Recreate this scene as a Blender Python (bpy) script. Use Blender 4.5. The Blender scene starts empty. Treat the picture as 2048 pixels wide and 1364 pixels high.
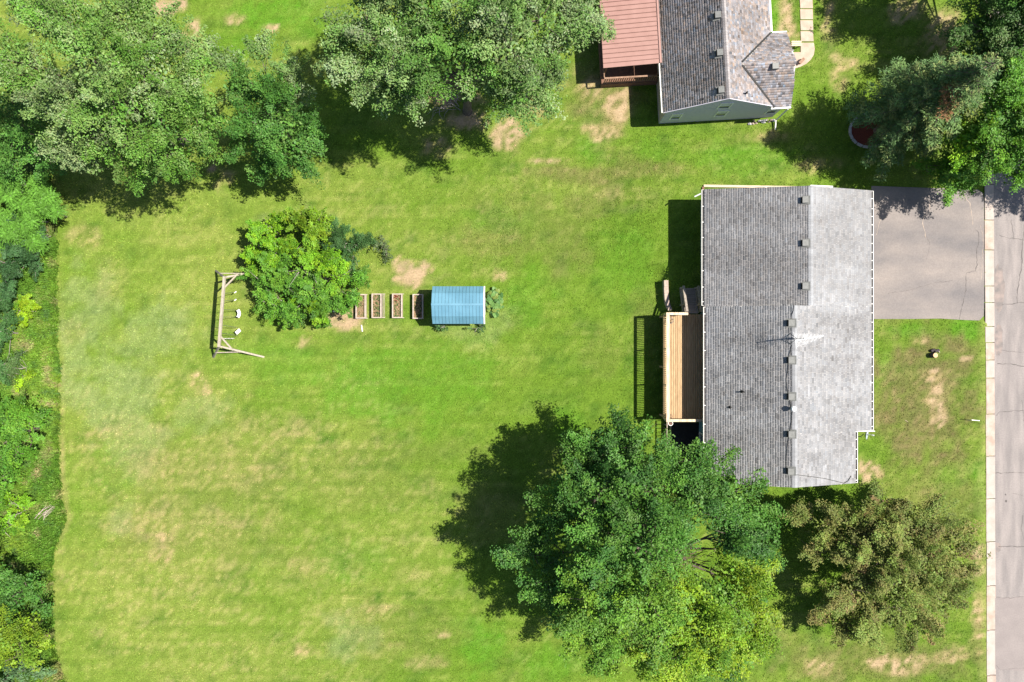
import bpy, math, random
import numpy as np
from mathutils import Vector, Matrix

random.seed(7)
RNG = np.random.default_rng(7)
R = math.radians
sc = bpy.context.scene
COL = sc.collection

# ------------------------------------------------------------------ camera, sky, sun, exposure
HC = 45.5                       # drone height in metres
SC = 30.0                       # photo pixels per metre on the lawn
cam = bpy.data.cameras.new('camera')
cam.sensor_width = 36.0
cam.lens = 36.0 * HC * SC / 2048.0
cam.clip_start = 0.5
cam.clip_end = 2000.0
camo = bpy.data.objects.new('camera', cam)
camo.location = (0, 0, HC)
COL.objects.link(camo)
sc.camera = camo

SUN_TO = Vector((0.65, 0.06, 1.0)).normalized()
world = bpy.data.worlds.new('World')
sc.world = world
world.use_nodes = True
wn = world.node_tree.nodes
wl = world.node_tree.links
sky = wn.new('ShaderNodeTexSky')
sky.sky_type = 'NISHITA'
sky.sun_disc = False
sky.sun_elevation = math.asin(SUN_TO.z)
sky.sun_rotation = math.atan2(SUN_TO.x, SUN_TO.y)
bg = wn['Background']
bg.inputs['Strength'].default_value = 0.062
wl.new(sky.outputs['Color'], bg.inputs['Color'])

sun = bpy.data.lights.new('sun', 'SUN')
sun.energy = 5.0
sun.angle = R(0.53)
sun.color = (1.0, 0.935, 0.835)
suno = bpy.data.objects.new('sun', sun)
suno.rotation_euler = (-SUN_TO).to_track_quat('-Z', 'Y').to_euler()
suno.location = (20, 2, 60)
COL.objects.link(suno)

vs = sc.view_settings
vs.view_transform = 'Standard'
vs.look = 'None'
vs.gamma = 1.0
vs.use_curve_mapping = False
vs.exposure = 1.02
sc.cycles.max_bounces = 6
sc.cycles.diffuse_bounces = 3
sc.cycles.glossy_bounces = 2
sc.cycles.transmission_bounces = 3
sc.cycles.transparent_max_bounces = 4
sc.cycles.use_denoising = True

# ------------------------------------------------------------------ helpers
def P(px, py, z=0.0):
    """where a point seen at photo pixel (px,py) stands if it is z metres above the lawn"""
    f = (HC - z) / HC / SC
    return ((px - 1024.0) * f, (682.0 - py) * f, z)

ORG = {}
def org(o):
    return ORG.get(o.name, (0.0, 0.0, 0.0)) if o is not None else (0.0, 0.0, 0.0)

def tag(o, label, cat=None, group=None, kind=None):
    if label: o['label'] = label
    if cat: o['category'] = cat
    if group: o['group'] = group
    if kind: o['kind'] = kind
    return o

def thing(name, label, cat, loc, group=None):
    o = bpy.data.objects.new(name, None)
    o.empty_display_size = 0.3
    o.location = loc
    COL.objects.link(o)
    ORG[o.name] = tuple(loc)
    return tag(o, label, cat, group)

def raw_mesh(name, V, F, mat, cols=None, smooth=False):
    """V (n,3) array; F (m,k) int array of one polygon size or list of tuples"""
    me = bpy.data.meshes.new(name)
    V = np.asarray(V, dtype=np.float32)
    if isinstance(F, np.ndarray):
        m, k = F.shape
        me.vertices.add(len(V))
        me.vertices.foreach_set('co', V.ravel())
        me.loops.add(m * k)
        me.loops.foreach_set('vertex_index', F.astype(np.int32).ravel())
        me.polygons.add(m)
        me.polygons.foreach_set('loop_start', np.arange(0, m * k, k, dtype=np.int32))
        me.update(calc_edges=True)
    else:
        me.from_pydata([tuple(map(float, v)) for v in V], [], F)
        me.update()
    if cols is not None:
        a = me.color_attributes.new('Col', 'FLOAT_COLOR', 'POINT')
        c4 = np.ones((len(V), 4), dtype=np.float32)
        c4[:, :3] = cols
        a.data.foreach_set('color', c4.ravel())
    if smooth:
        me.polygons.foreach_set('use_smooth', np.ones(len(me.polygons), dtype=bool))
    if mat is not None:
        me.materials.append(mat)
    return me

def put(name, me, parent=None, loc=None):
    o = bpy.data.objects.new(name, me)
    COL.objects.link(o)
    if parent is not None:
        o.parent = parent
        ORG[o.name] = org(parent)
    if loc is not None:
        og = org(parent)
        o.location = (loc[0] - og[0], loc[1] - og[1], loc[2] - og[2])
        if parent is None:
            ORG[o.name] = tuple(loc)
    return o

def meshobj(name, V, F, mat, parent=None, cols=None, smooth=False):
    V = np.asarray(V, dtype=np.float64) - np.array(org(parent))
    return put(name, raw_mesh(name, V, F, mat, cols, smooth), parent)

class MB:
    """collects boxes, bars, tubes and plates for one mesh, in world coordinates"""
    def __init__(s): s.v = []; s.f = []
    def poly(s, pts):
        b = len(s.v); s.v += [tuple(p) for p in pts]; s.f.append(tuple(range(b, b + len(pts)))); return s
    def hexa(s, q):
        b = len(s.v); s.v += [tuple(p) for p in q]
        for f in ((3, 2, 1, 0), (4, 5, 6, 7), (0, 1, 5, 4), (1, 2, 6, 5), (2, 3, 7, 6), (3, 0, 4, 7)):
            s.f.append(tuple(b + i for i in f))
        return s
    def box(s, x0, x1, y0, y1, z0, z1, M=None):
        q = [(x0, y0, z0), (x1, y0, z0), (x1, y1, z0), (x0, y1, z0), (x0, y0, z1), (x1, y0, z1), (x1, y1, z1), (x0, y1, z1)]
        if M is not None: q = [tuple(M @ Vector(p)) for p in q]
        return s.hexa(q)
    def bar(s, a, b, w, h, up=(0, 0, 1)):
        a = Vector(a); b = Vector(b); d = (b - a).normalized(); u = Vector(up)
        if abs(d.dot(u)) > 0.98: u = Vector((0, 1, 0))
        r = d.cross(u).normalized() * (w / 2); t = r.cross(d).normalized() * (h / 2)
        return s.hexa([a - r - t, a + r - t, a + r + t, a - r + t, b - r - t, b + r - t, b + r + t, b - r + t])
    def tube(s, pts, radii, n=6, cap=True):
        pts = [Vector(p) for p in pts]; b = len(s.v)
        for i, p in enumerate(pts):
            d = (pts[min(i + 1, len(pts) - 1)] - pts[max(i - 1, 0)]).normalized()
            u = Vector((0, 0, 1)) if abs(d.z) < 0.9 else Vector((1, 0, 0))
            r = d.cross(u).normalized(); t = r.cross(d)
            rad = radii[i] if isinstance(radii, (list, tuple)) else radii
            for k in range(n):
                a = 2 * math.pi * k / n
                s.v.append(tuple(p + (r * math.cos(a) + t * math.sin(a)) * rad))
        for i in range(len(pts) - 1):
            for k in range(n):
                k2 = (k + 1) % n
                s.f.append((b + i * n + k, b + i * n + k2, b + (i + 1) * n + k2, b + (i + 1) * n + k))
        if cap:
            s.f.append(tuple(b + k for k in reversed(range(n))))
            e = b + (len(pts) - 1) * n
            s.f.append(tuple(e + k for k in range(n)))
        return s
    def slab(s, pts, z0, z1):
        """vertical prism over a polygon of (x,y)"""
        n = len(pts); b = len(s.v)
        s.v += [(x, y, z0) for x, y in pts] + [(x, y, z1) for x, y in pts]
        s.f.append(tuple(b + i for i in reversed(range(n)))); s.f.append(tuple(b + n + i for i in range(n)))
        for i in range(n):
            j = (i + 1) % n
            s.f.append((b + i, b + j, b + n + j, b + n + i))
        return s
    def mesh(s, name, mat, origin=(0, 0, 0), smooth=False):
        V = np.array(s.v, dtype=np.float64) - np.array(origin)
        return raw_mesh(name, V, s.f, mat, None, smooth)
    def build(s, name, mat, parent=None, smooth=False):
        return put(name, s.mesh(name, mat, org(parent), smooth), parent)

# ---- numpy noise
_T = np.random.default_rng(11).random((256, 256))
def vnoise(x, y, seed=0):
    x = np.asarray(x, float) + seed * 37.13; y = np.asarray(y, float) + seed * 91.7
    xi = np.floor(x).astype(int); yi = np.floor(y).astype(int)
    fx = x - xi; fy = y - yi
    fx = fx * fx * (3 - 2 * fx); fy = fy * fy * (3 - 2 * fy)
    g = lambda a, b: _T[a & 255, b & 255]
    return (g(xi, yi) * (1 - fx) * (1 - fy) + g(xi + 1, yi) * fx * (1 - fy) + g(xi, yi + 1) * (1 - fx) * fy + g(xi + 1, yi + 1) * fx * fy)
def fbm(x, y, seed=0, oct=4):
    t = 0; a = 0.5; s = 0
    for i in range(oct):
        t = t + a * vnoise(x * 2 ** i, y * 2 ** i, seed + i * 3); s += a; a *= 0.55
    return t / s
def sstep(x, a, b):
    t = np.clip((np.asarray(x, float) - a) / (b - a), 0, 1)
    return t * t * (3 - 2 * t)

# ---- materials
def mat(name, c1, c2=None, scale=6.0, rough=0.8, bump=0.0, bscale=40.0, attr=False, spec=0.3, metal=0.0, stretch=None, detail=4.0, lo=0.35, hi=0.65, speck=0.0):
    m = bpy.data.materials.new(name); m.use_nodes = True
    N = m.node_tree.nodes; L = m.node_tree.links; b = N['Principled BSDF']
    b.inputs['Roughness'].default_value = rough
    b.inputs['Specular IOR Level'].default_value = spec
    b.inputs['Metallic'].default_value = metal
    if c2 is None: c2 = tuple(c * 0.82 for c in c1)
    tc = N.new('ShaderNodeTexCoord'); geo = N.new('ShaderNodeNewGeometry')
    mp = N.new('ShaderNodeMapping')
    if stretch: mp.inputs['Scale'].default_value = stretch
    L.new(geo.outputs['Position'], mp.inputs['Vector'])
    nz = N.new('ShaderNodeTexNoise'); nz.inputs['Scale'].default_value = scale; nz.inputs['Detail'].default_value = detail
    L.new(mp.outputs['Vector'], nz.inputs['Vector'])
    rp = N.new('ShaderNodeValToRGB')
    rp.color_ramp.elements[0].position = lo; rp.color_ramp.elements[1].position = hi
    rp.color_ramp.elements[0].color = (*c1, 1); rp.color_ramp.elements[1].color = (*c2, 1)
    L.new(nz.outputs['Fac'], rp.inputs['Fac'])
    col = rp.outputs['Color']
    if speck > 0:
        n3 = N.new('ShaderNodeTexNoise'); n3.inputs['Scale'].default_value = 11.0; n3.inputs['Detail'].default_value = 6; n3.inputs['Roughness'].default_value = 0.75
        L.new(geo.outputs['Position'], n3.inputs['Vector'])
        mr = N.new('ShaderNodeMapRange'); mr.inputs['From Min'].default_value = 0.3; mr.inputs['From Max'].default_value = 0.7
        mr.inputs['To Min'].default_value = 1 - speck; mr.inputs['To Max'].default_value = 1 + speck
        L.new(n3.outputs['Fac'], mr.inputs['Value'])
        ml = N.new('ShaderNodeMix'); ml.data_type = 'RGBA'; ml.blend_type = 'MULTIPLY'; ml.inputs['Factor'].default_value = 1.0
        L.new(col, ml.inputs['A']); L.new(mr.outputs['Result'], ml.inputs['B']); col = ml.outputs['Result']
    if attr:
        at = N.new('ShaderNodeAttribute'); at.attribute_name = 'Col'
        mx = N.new('ShaderNodeMix'); mx.data_type = 'RGBA'; mx.blend_type = 'MULTIPLY'; mx.inputs['Factor'].default_value = 1.0
        L.new(col, mx.inputs['A']); L.new(at.outputs['Color'], mx.inputs['B']); col = mx.outputs['Result']
    L.new(col, b.inputs['Base Color'])
    if bump > 0:
        n2 = N.new('ShaderNodeTexNoise'); n2.inputs['Scale'].default_value = bscale; n2.inputs['Detail'].default_value = 3
        L.new(mp.outputs['Vector'], n2.inputs['Vector'])
        bp = N.new('ShaderNodeBump'); bp.inputs['Strength'].default_value = bump; bp.inputs['Distance'].default_value = 0.02
        L.new(n2.outputs['Fac'], bp.inputs['Height']); L.new(bp.outputs['Normal'], b.inputs['Normal'])
    return m

def leafmat(name, gloss=0.35, rough=0.42, trans=0.3):
    m = bpy.data.materials.new(name); m.use_nodes = True
    N = m.node_tree.nodes; L = m.node_tree.links; b = N['Principled BSDF']
    b.inputs['Roughness'].default_value = rough; b.inputs['Specular IOR Level'].default_value = gloss
    at = N.new('ShaderNodeAttribute'); at.attribute_name = 'Col'
    L.new(at.outputs['Color'], b.inputs['Base Color'])
    tr = N.new('ShaderNodeBsdfTranslucent')
    mx = N.new('ShaderNodeMix'); mx.data_type = 'RGBA'; mx.blend_type = 'MULTIPLY'; mx.inputs['Factor'].default_value = 1.0
    mx.inputs['B'].default_value = (1.25, 1.2, 0.5, 1)
    L.new(at.outputs['Color'], mx.inputs['A']); L.new(mx.outputs['Result'], tr.inputs['Color'])
    ms = N.new('ShaderNodeMixShader'); ms.inputs['Fac'].default_value = trans
    L.new(b.outputs['BSDF'], ms.inputs[1]); L.new(tr.outputs['BSDF'], ms.inputs[2])
    L.new(ms.outputs['Shader'], N['Material Output'].inputs['Surface'])
    return m

M = {}
M['ground'] = mat('ground', (1, 1, 1), (0.72, 0.72, 0.72), 9, 0.95, 0.5, 30, attr=True, spec=0.1)
M['grass'] = leafmat('grass', 0.15, 0.6, 0.22)
M['leaf'] = leafmat('leaf', 0.2, 0.5, 0.2)
M['leaf_matte'] = leafmat('leaf_matte', 0.2, 0.6, 0.25)
M['needle'] = leafmat('needle', 0.2, 0.6, 0.1)
M['bark'] = mat('bark', (0.16, 0.13, 0.11), (0.08, 0.06, 0.05), 9, 0.95, 0.8, 30)
M['deadwood'] = mat('dead_wood', (0.17, 0.12, 0.09), (0.11, 0.08, 0.06), 9, 0.9)
M['twig'] = mat('twig', (0.30, 0.27, 0.24), (0.2, 0.17, 0.15), 9, 0.9)
M['shingle'] = mat('shingle', (1.06, 1.06, 1.07), (0.80, 0.785, 0.78), 0.5, 0.95, 0.6, 60, attr=True, spec=0.15, stretch=(0.45, 1.5, 1.0), detail=7, speck=.10)
M['deckwood'] = mat('deck_wood', (0.45, 0.315, 0.18), (0.33, 0.22, 0.12), 3.5, 0.8, 0.3, 30, stretch=(5, 0.6, 5))
M['deckwood_pale'] = mat('deck_wood_pale', (0.66, 0.53, 0.39), (0.5, 0.37, 0.25), 3.5, 0.8, 0.3, 30, stretch=(4, 0.6, 4))
M['greywood'] = mat('weathered_wood', (0.36, 0.31, 0.26), (0.24, 0.2, 0.165), 5, 0.9, 0.4, 40, stretch=(3, 0.8, 3))
M['stairwood'] = mat('stair_wood', (0.38, 0.32, 0.27), (0.27, 0.23, 0.2), 5, 0.9, 0.4, 40, stretch=(0.8, 3, 3))
M['playwood'] = mat('swing_wood', (0.40, 0.355, 0.29), (0.28, 0.245, 0.195), 5, 0.9, 0.4, 40, stretch=(3, 1, 3))
M['bedwood'] = mat('bed_board', (0.46, 0.39, 0.335), (0.33, 0.27, 0.225), 6, 0.9, 0.3, 40)
M['soil'] = mat('soil', (0.30, 0.20, 0.12), (0.14, 0.1, 0.06), 14, 1.0, 1.0, 50, spec=0.1)
M['mulch'] = mat('red_mulch', (0.20, 0.055, 0.035), (0.10, 0.03, 0.022), 20, 1.0, 1.0, 60, spec=0.1)
M['white'] = mat('white_paint', (0.78, 0.77, 0.74), (0.68, 0.67, 0.64), 8, 0.5)
M['gutter_in'] = mat('gutter_dirt', (0.13, 0.12, 0.12), (0.06, 0.055, 0.05), 12, 0.9)
M['wall_teal'] = mat('teal_siding', (0.16, 0.30, 0.34), (0.14, 0.27, 0.31), 5, 0.7)
M['wall_cream'] = mat('cream_siding', (0.52, 0.45, 0.36), (0.46, 0.40, 0.32), 5, 0.7)
M['wall_grey'] = mat('blue_grey_siding', (0.52, 0.50, 0.57), (0.48, 0.46, 0.53), 5, 0.7)
M['trim'] = mat('pale_trim', (0.62, 0.60, 0.57), (0.52, 0.5, 0.48), 8, 0.6)
M['glass'] = mat('window_glass', (0.03, 0.04, 0.05), (0.02, 0.03, 0.04), 3, 0.12, spec=0.3)
M['blind'] = mat('window_blind', (0.6, 0.6, 0.58), (0.5, 0.5, 0.5), 8, 0.6)
M['vent'] = mat('roof_vent_metal', (0.155, 0.16, 0.155), (0.12, 0.125, 0.12), 9, 0.55, spec=0.5)
M['vent_dark'] = mat('vent_dark', (0.03, 0.03, 0.03), (0.02, 0.02, 0.02), 9, 0.7)
M['alu'] = mat('aluminium', (0.9, 0.9, 0.9), (0.82, 0.82, 0.82), 9, 0.55, spec=0.7, metal=0.0)
M['steel'] = mat('dark_steel', (0.12, 0.13, 0.15), (0.08, 0.09, 0.1), 9, 0.5, spec=0.5)
M['black'] = mat('black_cable', (0.02, 0.02, 0.022), (0.015, 0.015, 0.016), 9, 0.6)
M['asphalt'] = mat('driveway_asphalt', (0.152, 0.142, 0.144), (0.258, 0.226, 0.207), 0.42, 0.95, 0.6, 60, spec=0.15, detail=12, stretch=(0.55, 1.25, 1), lo=.32, hi=.70, speck=.16)
M['road'] = mat('road_asphalt', (0.270, 0.242, 0.232), (0.195, 0.178, 0.174), 0.7, 0.95, 0.6, 70, spec=0.15, detail=9, stretch=(3.0, 0.5, 1), speck=.15)
M['road_patch'] = mat('road_patch', (0.215, 0.190, 0.184), (0.24, 0.212, 0.204), 1.0, 0.95, 0.5, 70, spec=0.15, detail=8, speck=.12)
M['road_worn'] = mat('worn_edge', (0.17, 0.155, 0.15), (0.28, 0.23, 0.21), 2.2, 0.95, 0.6, 60, spec=0.1, detail=7)
M['crack'] = mat('crack_fill', (0.125, 0.112, 0.108), (0.085, 0.076, 0.074), 9, 0.95)
M['pale_crack'] = mat('pale_crack_fill', (0.40, 0.33, 0.27), (0.30, 0.24, 0.2), 9, 0.95)
M['concrete'] = mat('kerb_concrete', (0.40, 0.348, 0.315), (0.345, 0.295, 0.262), 2.2, 0.9, 0.4, 60, detail=8, speck=.10)
M['concrete2'] = mat('kerb_concrete_stained', (0.42, 0.352, 0.305), (0.32, 0.245, 0.20), 1.6, 0.9, 0.4, 60, detail=10, speck=.12)
M['path'] = mat('path_concrete', (0.44, 0.345, 0.275), (0.36, 0.275, 0.215), 2.5, 0.9, 0.3, 60, detail=8)
M['block'] = mat('wall_block', (0.42, 0.34, 0.285), (0.32, 0.25, 0.21), 6, 0.9, 0.6, 50)
M['ring'] = mat('ring_block', (0.42, 0.42, 0.43), (0.33, 0.32, 0.33), 6, 0.9, 0.5, 50)
M['redroof'] = mat('red_metal_roof', (0.315, 0.180, 0.153), (0.28, 0.155, 0.13), 1.6, 0.5, spec=0.45)
M['redroof_rib'] = mat('red_metal_rib', (0.175, 0.088, 0.074), (0.155, 0.078, 0.064), 1.6, 0.5, spec=0.45)
M['blueroof'] = mat('blue_metal_roof', (0.115, 0.26, 0.355), (0.09, 0.215, 0.30), 1.2, 0.42, spec=0.5)
M['bluerib'] = mat('blue_metal_seam', (0.10, 0.21, 0.275), (0.085, 0.185, 0.245), 1.2, 0.42, spec=0.5)
M['shedwall'] = mat('shed_wall', (0.58, 0.60, 0.62), (0.5, 0.52, 0.54), 4, 0.5)
M['redwood'] = mat('porch_wood', (0.20, 0.105, 0.07), (0.14, 0.075, 0.05), 6, 0.8)
M['porchwood'] = mat('porch_rail_wood', (0.30, 0.19, 0.13), (0.2, 0.12, 0.08), 6, 0.8)
M['patio'] = mat('dark_paver', (0.035, 0.033, 0.036), (0.022, 0.02, 0.022), 9, 0.9)
M['cutwood'] = mat('cut_wood', (0.62, 0.43, 0.24), (0.52, 0.34, 0.17), 12, 0.8)
M['charred'] = mat('charred_wood', (0.07, 0.055, 0.06), (0.035, 0.03, 0.03), 10, 0.9)
M['plastic'] = mat('white_plastic', (0.78, 0.77, 0.74), (0.72, 0.7, 0.67), 8, 0.4, spec=0.5)
M['rope'] = mat('dark_chain', (0.10, 0.11, 0.09), (0.07, 0.08, 0.06), 9, 0.8)
M['terracotta'] = mat('brown_pot', (0.17, 0.085, 0.06), (0.11, 0.06, 0.045), 9, 0.7)
M['dish'] = mat('dish_grey', (0.35, 0.40, 0.42), (0.28, 0.33, 0.36), 6, 0.5, spec=0.4)
M['timber'] = mat('pale_timber', (0.60, 0.48, 0.36), (0.46, 0.36, 0.26), 4, 0.9, 0.3, 30, stretch=(0.6, 4, 4))

# ------------------------------------------------------------------ terrain and lawn colours
def px_of(X): return np.asarray(X) * SC + 1024.0
def py_of(Y): return 682.0 - np.asarray(Y) * SC

def th(X, Y):
    """ground height: flat lawn with a raised pad behind the garage end of the house"""
    px = px_of(X); py = py_of(Y)
    west = np.where(py > 556, sstep(px, 1323, 1331), sstep(px, 1180, 1335))
    bl = sstep(py, 520, 562)
    west = sstep(px, 1180, 1335) * (1 - bl) + np.where(py > 520, sstep(px, 1323, 1331), 0) * bl
    east = 1 - sstep(px, 1450, 1720)
    ns = sstep(py, 250, 400) * (1 - sstep(py, 624, 632))
    return 0.6 * west * east * ns + 0.09 * sstep(px, 1850, 1955) * ((py > 646) | (py < 366)) * (px < 1985)
def thp(px, py):
    X, Y, _ = P(px, py); return float(th(X, Y))

BORD = np.array([[-300, -260], [150, -260], [185, 40], [300, 90], [420, 110], [480, 112], [620, 112], [750, 118], [860, 115], [950, 118], [1040, 130], [1100, 105], [1200, 103], [1300, 110], [1364, 130], [1500, 140]])
def border(py): return np.interp(py, BORD[:, 0], BORD[:, 1]) + 5 * (vnoise(np.asarray(py) * 0.06, 0.5, 5) - 0.5)

# (px, py, rx, ry, strength) of dry and bare ground seen in the photograph
BARE = [(822, 545, 40, 27, 1.0), (692, 642, 34, 27, 1.0), (1000, 553, 30, 9, .6), (985, 548, 60, 14, .35), (1015, 268, 42, 36, .85), (1190, 175, 26, 40, .6), (1235, 210, 30, 55, .75), (1205, 265, 45, 22, .55),
        (328, 12, 42, 18, 1.0), (375, 75, 26, 42, .8), (395, 130, 25, 25, .7), (545, 55, 24, 10, .8), (470, 40, 20, 10, .6), (1100, 320, 45, 5, .8), (1130, 340, 30, 10, .4), (605, 685, 22, 14, .6),
        (1872, 815, 22, 60, .75), (1742, 945, 34, 32, .95), (1838, 680, 24, 8, .5), (1925, 715, 18, 4, .8), (1866, 742, 10, 4, 1.0), (1862, 758, 7, 4, 1.0), (1900, 770, 22, 30, .4), (1950, 1120, 18, 50, .8), (1955, 1240, 13, 90, .6),
        (1800, 1335, 90, 28, .7), (1900, 1310, 40, 25, .55), (1640, 1340, 45, 22, .55), (1720, 700, 30, 40, .3), (400, 770, 30, 25, .55), (540, 850, 90, 30, .35), (510, 900, 50, 20, .3), (360, 1050, 150, 60, .28), (420, 930, 170, 50, .30),
        (320, 1090, 50, 30, .45), (330, 920, 60, 40, .3), (250, 860, 70, 30, .3), (820, 1150, 30, 15, .3), (760, 1220, 60, 14, .35), (800, 1290, 60, 14, .35), (850, 1325, 70, 14, .4), (600, 1130, 60, 14, .3), (880, 1270, 30, 8, .5), (610, 1300, 30, 12, .4),
        (1655, 40, 22, 60, .55), (1575, 40, 22, 60, .7), (1680, 140, 40, 40, .5), (1810, 20, 60, 30, .6), (1880, 60, 60, 60, .6), (425, 340, 12, 10, 1.0), (450, 360, 30, 25, .5), (160, 480, 50, 30, .4), (225, 560, 40, 50, .3), (150, 660, 20, 30, .3),
        (895, 190, 60, 40, .9), (925, 245, 60, 30, .8), (880, 295, 40, 30, .5), (1060, 200, 40, 60, .45), (1250, 385, 60, 20, .3), (1540, 275, 60, 14, .45), (1420, 290, 60, 14, .25), (1640, 330, 60, 18, .4), (1300, 400, 40, 30, .2), (500, 790, 20, 10, .4)]
BROWN = [(1850, 800, 120, 170, .85), (1860, 1000, 120, 60, .4), (1760, 1320, 220, 50, .5), (1210, 200, 70, 120, .6), (1560, 1280, 60, 60, .3), (420, 1000, 230, 170, .2), (800, 1260, 160, 70, .2), (1050, 440, 120, 60, .3), (1150, 350, 90, 22, .6), (1290, 340, 70, 22, .5), (1000, 480, 110, 50, .35), (1130, 500, 60, 60, .35), (1180, 410, 80, 30, .35), (1830, 760, 70, 70, .35), (1800, 870, 60, 40, .4), (980, 1010, 60, 90, .2), (720, 950, 140, 80, .2), (640, 1120, 120, 40, .2), (1290, 620, 30, 60, .3), (1340, 660, 30, 60, .3), (1200, 720, 40, 60, .2), (880, 900, 120, 30, .2)]
LUSH = [(540, 25, 90, 40, .8), (480, 90, 60, 30, .7), (1000, 440, 70, 40, .6), (740, 770, 110, 90, .7), (880, 780, 100, 80, .5), (1140, 860, 60, 40, .6), (1250, 520, 60, 90, .5), (960, 1290, 50, 60, .9), (1100, 1330, 90, 40, .7), (700, 1120, 70, 40, .5), (560, 720, 80, 70, .4), (1180, 290, 30, 40, .8), (1190, 230, 22, 40, .7),
        (1960, 980, 20, 70, .7), (1900, 960, 40, 30, .5), (1810, 660, 50, 14, .8), (1930, 660, 30, 30, .9), (1770, 730, 20, 40, .5), (1480, 310, 120, 26, .7), (1300, 300, 60, 20, .5), (1060, 600, 50, 60, .5), (870, 720, 130, 40, .5), (230, 950, 50, 60, .4), (1550, 30, 12, 60, .9), (1490, 345, 60, 14, .6), (300, 20, 40, 60, .3), (80, 20, 60, 40, .8), (620, 30, 60, 60, .6)]
PALE = [(250, 790, 90, 90, .42), (270, 870, 60, 90, .36), (330, 660, 80, 60, .35), (190, 620, 60, 100, .35), (400, 820, 60, 40, .3), (240, 1040, 30, 40, .4), (150, 720, 40, 90, .4), (700, 1270, 60, 50, .35), (600, 440, 90, 30, .25), (960, 650, 90, 40, .25)]

def blobs(px, py, L, seed):
    w1 = (fbm(px * 0.035, py * 0.035, seed, 3) - 0.5) * 1.5
    t = np.zeros_like(px)
    for (x, y, rx, ry, s) in L:
        d = np.sqrt(((px - x) / rx) ** 2 + ((py - y) / ry) ** 2) + w1
        t = np.maximum(t, s * (1 - sstep(d, 0.45, 1.25)))
    return t

C_GREEN = np.array([0.150, 0.262, 0.026]); C_DEEP = np.array([0.082, 0.178, 0.018]); C_YEL = np.array([0.245, 0.318, 0.058])
C_STRAW = np.array([0.46, 0.355, 0.175]); C_SOIL = np.array([0.50, 0.365, 0.235]); C_BROWN = np.array([0.195, 0.170, 0.070]); C_PALE = np.array([0.31, 0.37, 0.165]); C_LUSH = np.array([0.105, 0.290, 0.016])
def lawn(X, Y):
    """lawn colour and bareness at world points"""
    px = px_of(X); py = py_of(Y)
    n1 = fbm(px * 0.007, py * 0.009, 1, 4); n2 = fbm(px * 0.03, py * 0.035, 2, 4); n3 = fbm(px * 0.018 + 0.02 * py, py * 0.07, 3, 5); n4 = fbm(px * 0.13, py * 0.14, 4, 3); n5 = vnoise(px * 0.42, py * 0.42, 8); mow = fbm(px * 0.0035, py * 0.10, 12, 3) * 0.6 + 0.4 * vnoise(px * 0.012, py * 0.24, 13)
    def mix(a, b, t): return a + (b - a) * np.clip(t, 0, 1)[:, None]
    c = np.broadcast_to(C_GREEN, (len(px), 3)).copy()
    west = 1 - sstep(px, 250, 1250)
    c = mix(c, C_YEL, 0.06 + 0.46 * west + 1.5 * (n1 - 0.45) + 0.55 * (mow - 0.5) + 0.7 * (n3 - 0.5) + 0.5 * (n2 - 0.5))
    c = mix(c, C_DEEP, 2.6 * (n2 - 0.52) + 0.35 * (0.42 - mow) + 0.14 * (1 - west))
    c = mix(c, C_PALE, blobs(px, py, PALE, 21) * (0.5 + n4))
    c = mix(c, C_LUSH, blobs(px, py, LUSH, 22) * (0.2 + 1.1 * n4))
    c = mix(c, C_BROWN, blobs(px, py, BROWN, 23) * (0.3 + 1.2 * n4))
    bz = blobs(px, py, BARE, 24)
    dryn = sstep(mow * 0.28 + n2 * 0.16 + n4 * 0.28 + n5 * 0.28, 0.49, 0.66) * (0.38 + 0.3 * west * sstep(py, 700, 850)) * (0.3 + 0.7 * sstep(n1, 0.36, 0.6))
    dry = np.clip(dryn + bz * sstep(n4 * 0.45 + n2 * 0.25 + n5 * 0.3, 0.28, 0.58) * 1.15, 0, 1)
    edge = np.clip(1 - np.abs(px - border(py) - 7) / 8, 0, 1) * sstep(py, 480, 620) * (0.25 + 0.75 * sstep(py, 840, 900) * (1 - sstep(py, 1030, 1110)))
    kerb = np.clip(1 - np.abs(px - 1966) / 14, 0, 1) * (py > 640) * 0.6
    dry = np.clip(dry + (edge + kerb) * (0.4 + n4), 0, 1)
    c = mix(c, C_STRAW, np.maximum(dry * 0.95 * sstep(bz, .1, .45), dry * 0.54))
    bare = sstep(bz * (0.15 + 0.75 * n4 + 0.7 * n5), 0.40, 0.85)
    c = mix(c, C_SOIL, bare * 0.8)
    c *= (0.56 + 0.34 * n4 + 0.32 * n5 + 0.14 * mow + 0.08 * n2)[:, None]
    wild = px < border(py) - 1
    wc = np.array([0.09, 0.15, 0.03]) * (0.6 + 0.9 * n2)[:, None]
    c[wild] = wc[wild]
    return c, np.clip(dry * 0.55 + bare, 0, 1)

xs = np.concatenate([[-600, -300, -120, -70], np.arange(-42, 31.3, 0.28), [(1972.2 - 1024) / SC, (1973.0 - 1024) / SC], np.arange(32.0, 42.01, 0.28), [70, 120, 300, 600]])
ys = np.concatenate([[-600, -300, -120, -60], np.arange(-30, 30.01, 0.28), [60, 120, 300, 600]])
GX, GY = np.meshgrid(xs, ys)
gx = GX.ravel(); gy = GY.ravel()
gz = th(gx, gy) + 0.03 * (fbm(gx * 0.5, gy * 0.5, 9, 3) - 0.5)
pxg = px_of(gx); pyg = py_of(gy)
vergeg = (pyg > 646) | (pyg < 366)
gz = np.where(vergeg & (pxg < 1972.5), np.maximum(gz, 0.095 * sstep(pxg, 1850, 1955)), gz)
gz = np.where(vergeg & (pxg > 1955) & (pxg < 1972.5), 0.095, gz)
gz = np.where(~vergeg & (pxg > 1960) & (pxg < 1972.5), -0.03, gz)
gz = np.where((pxg > 1972.5) & (pxg < 2275), -0.10, gz)                                   # road bed
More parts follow.
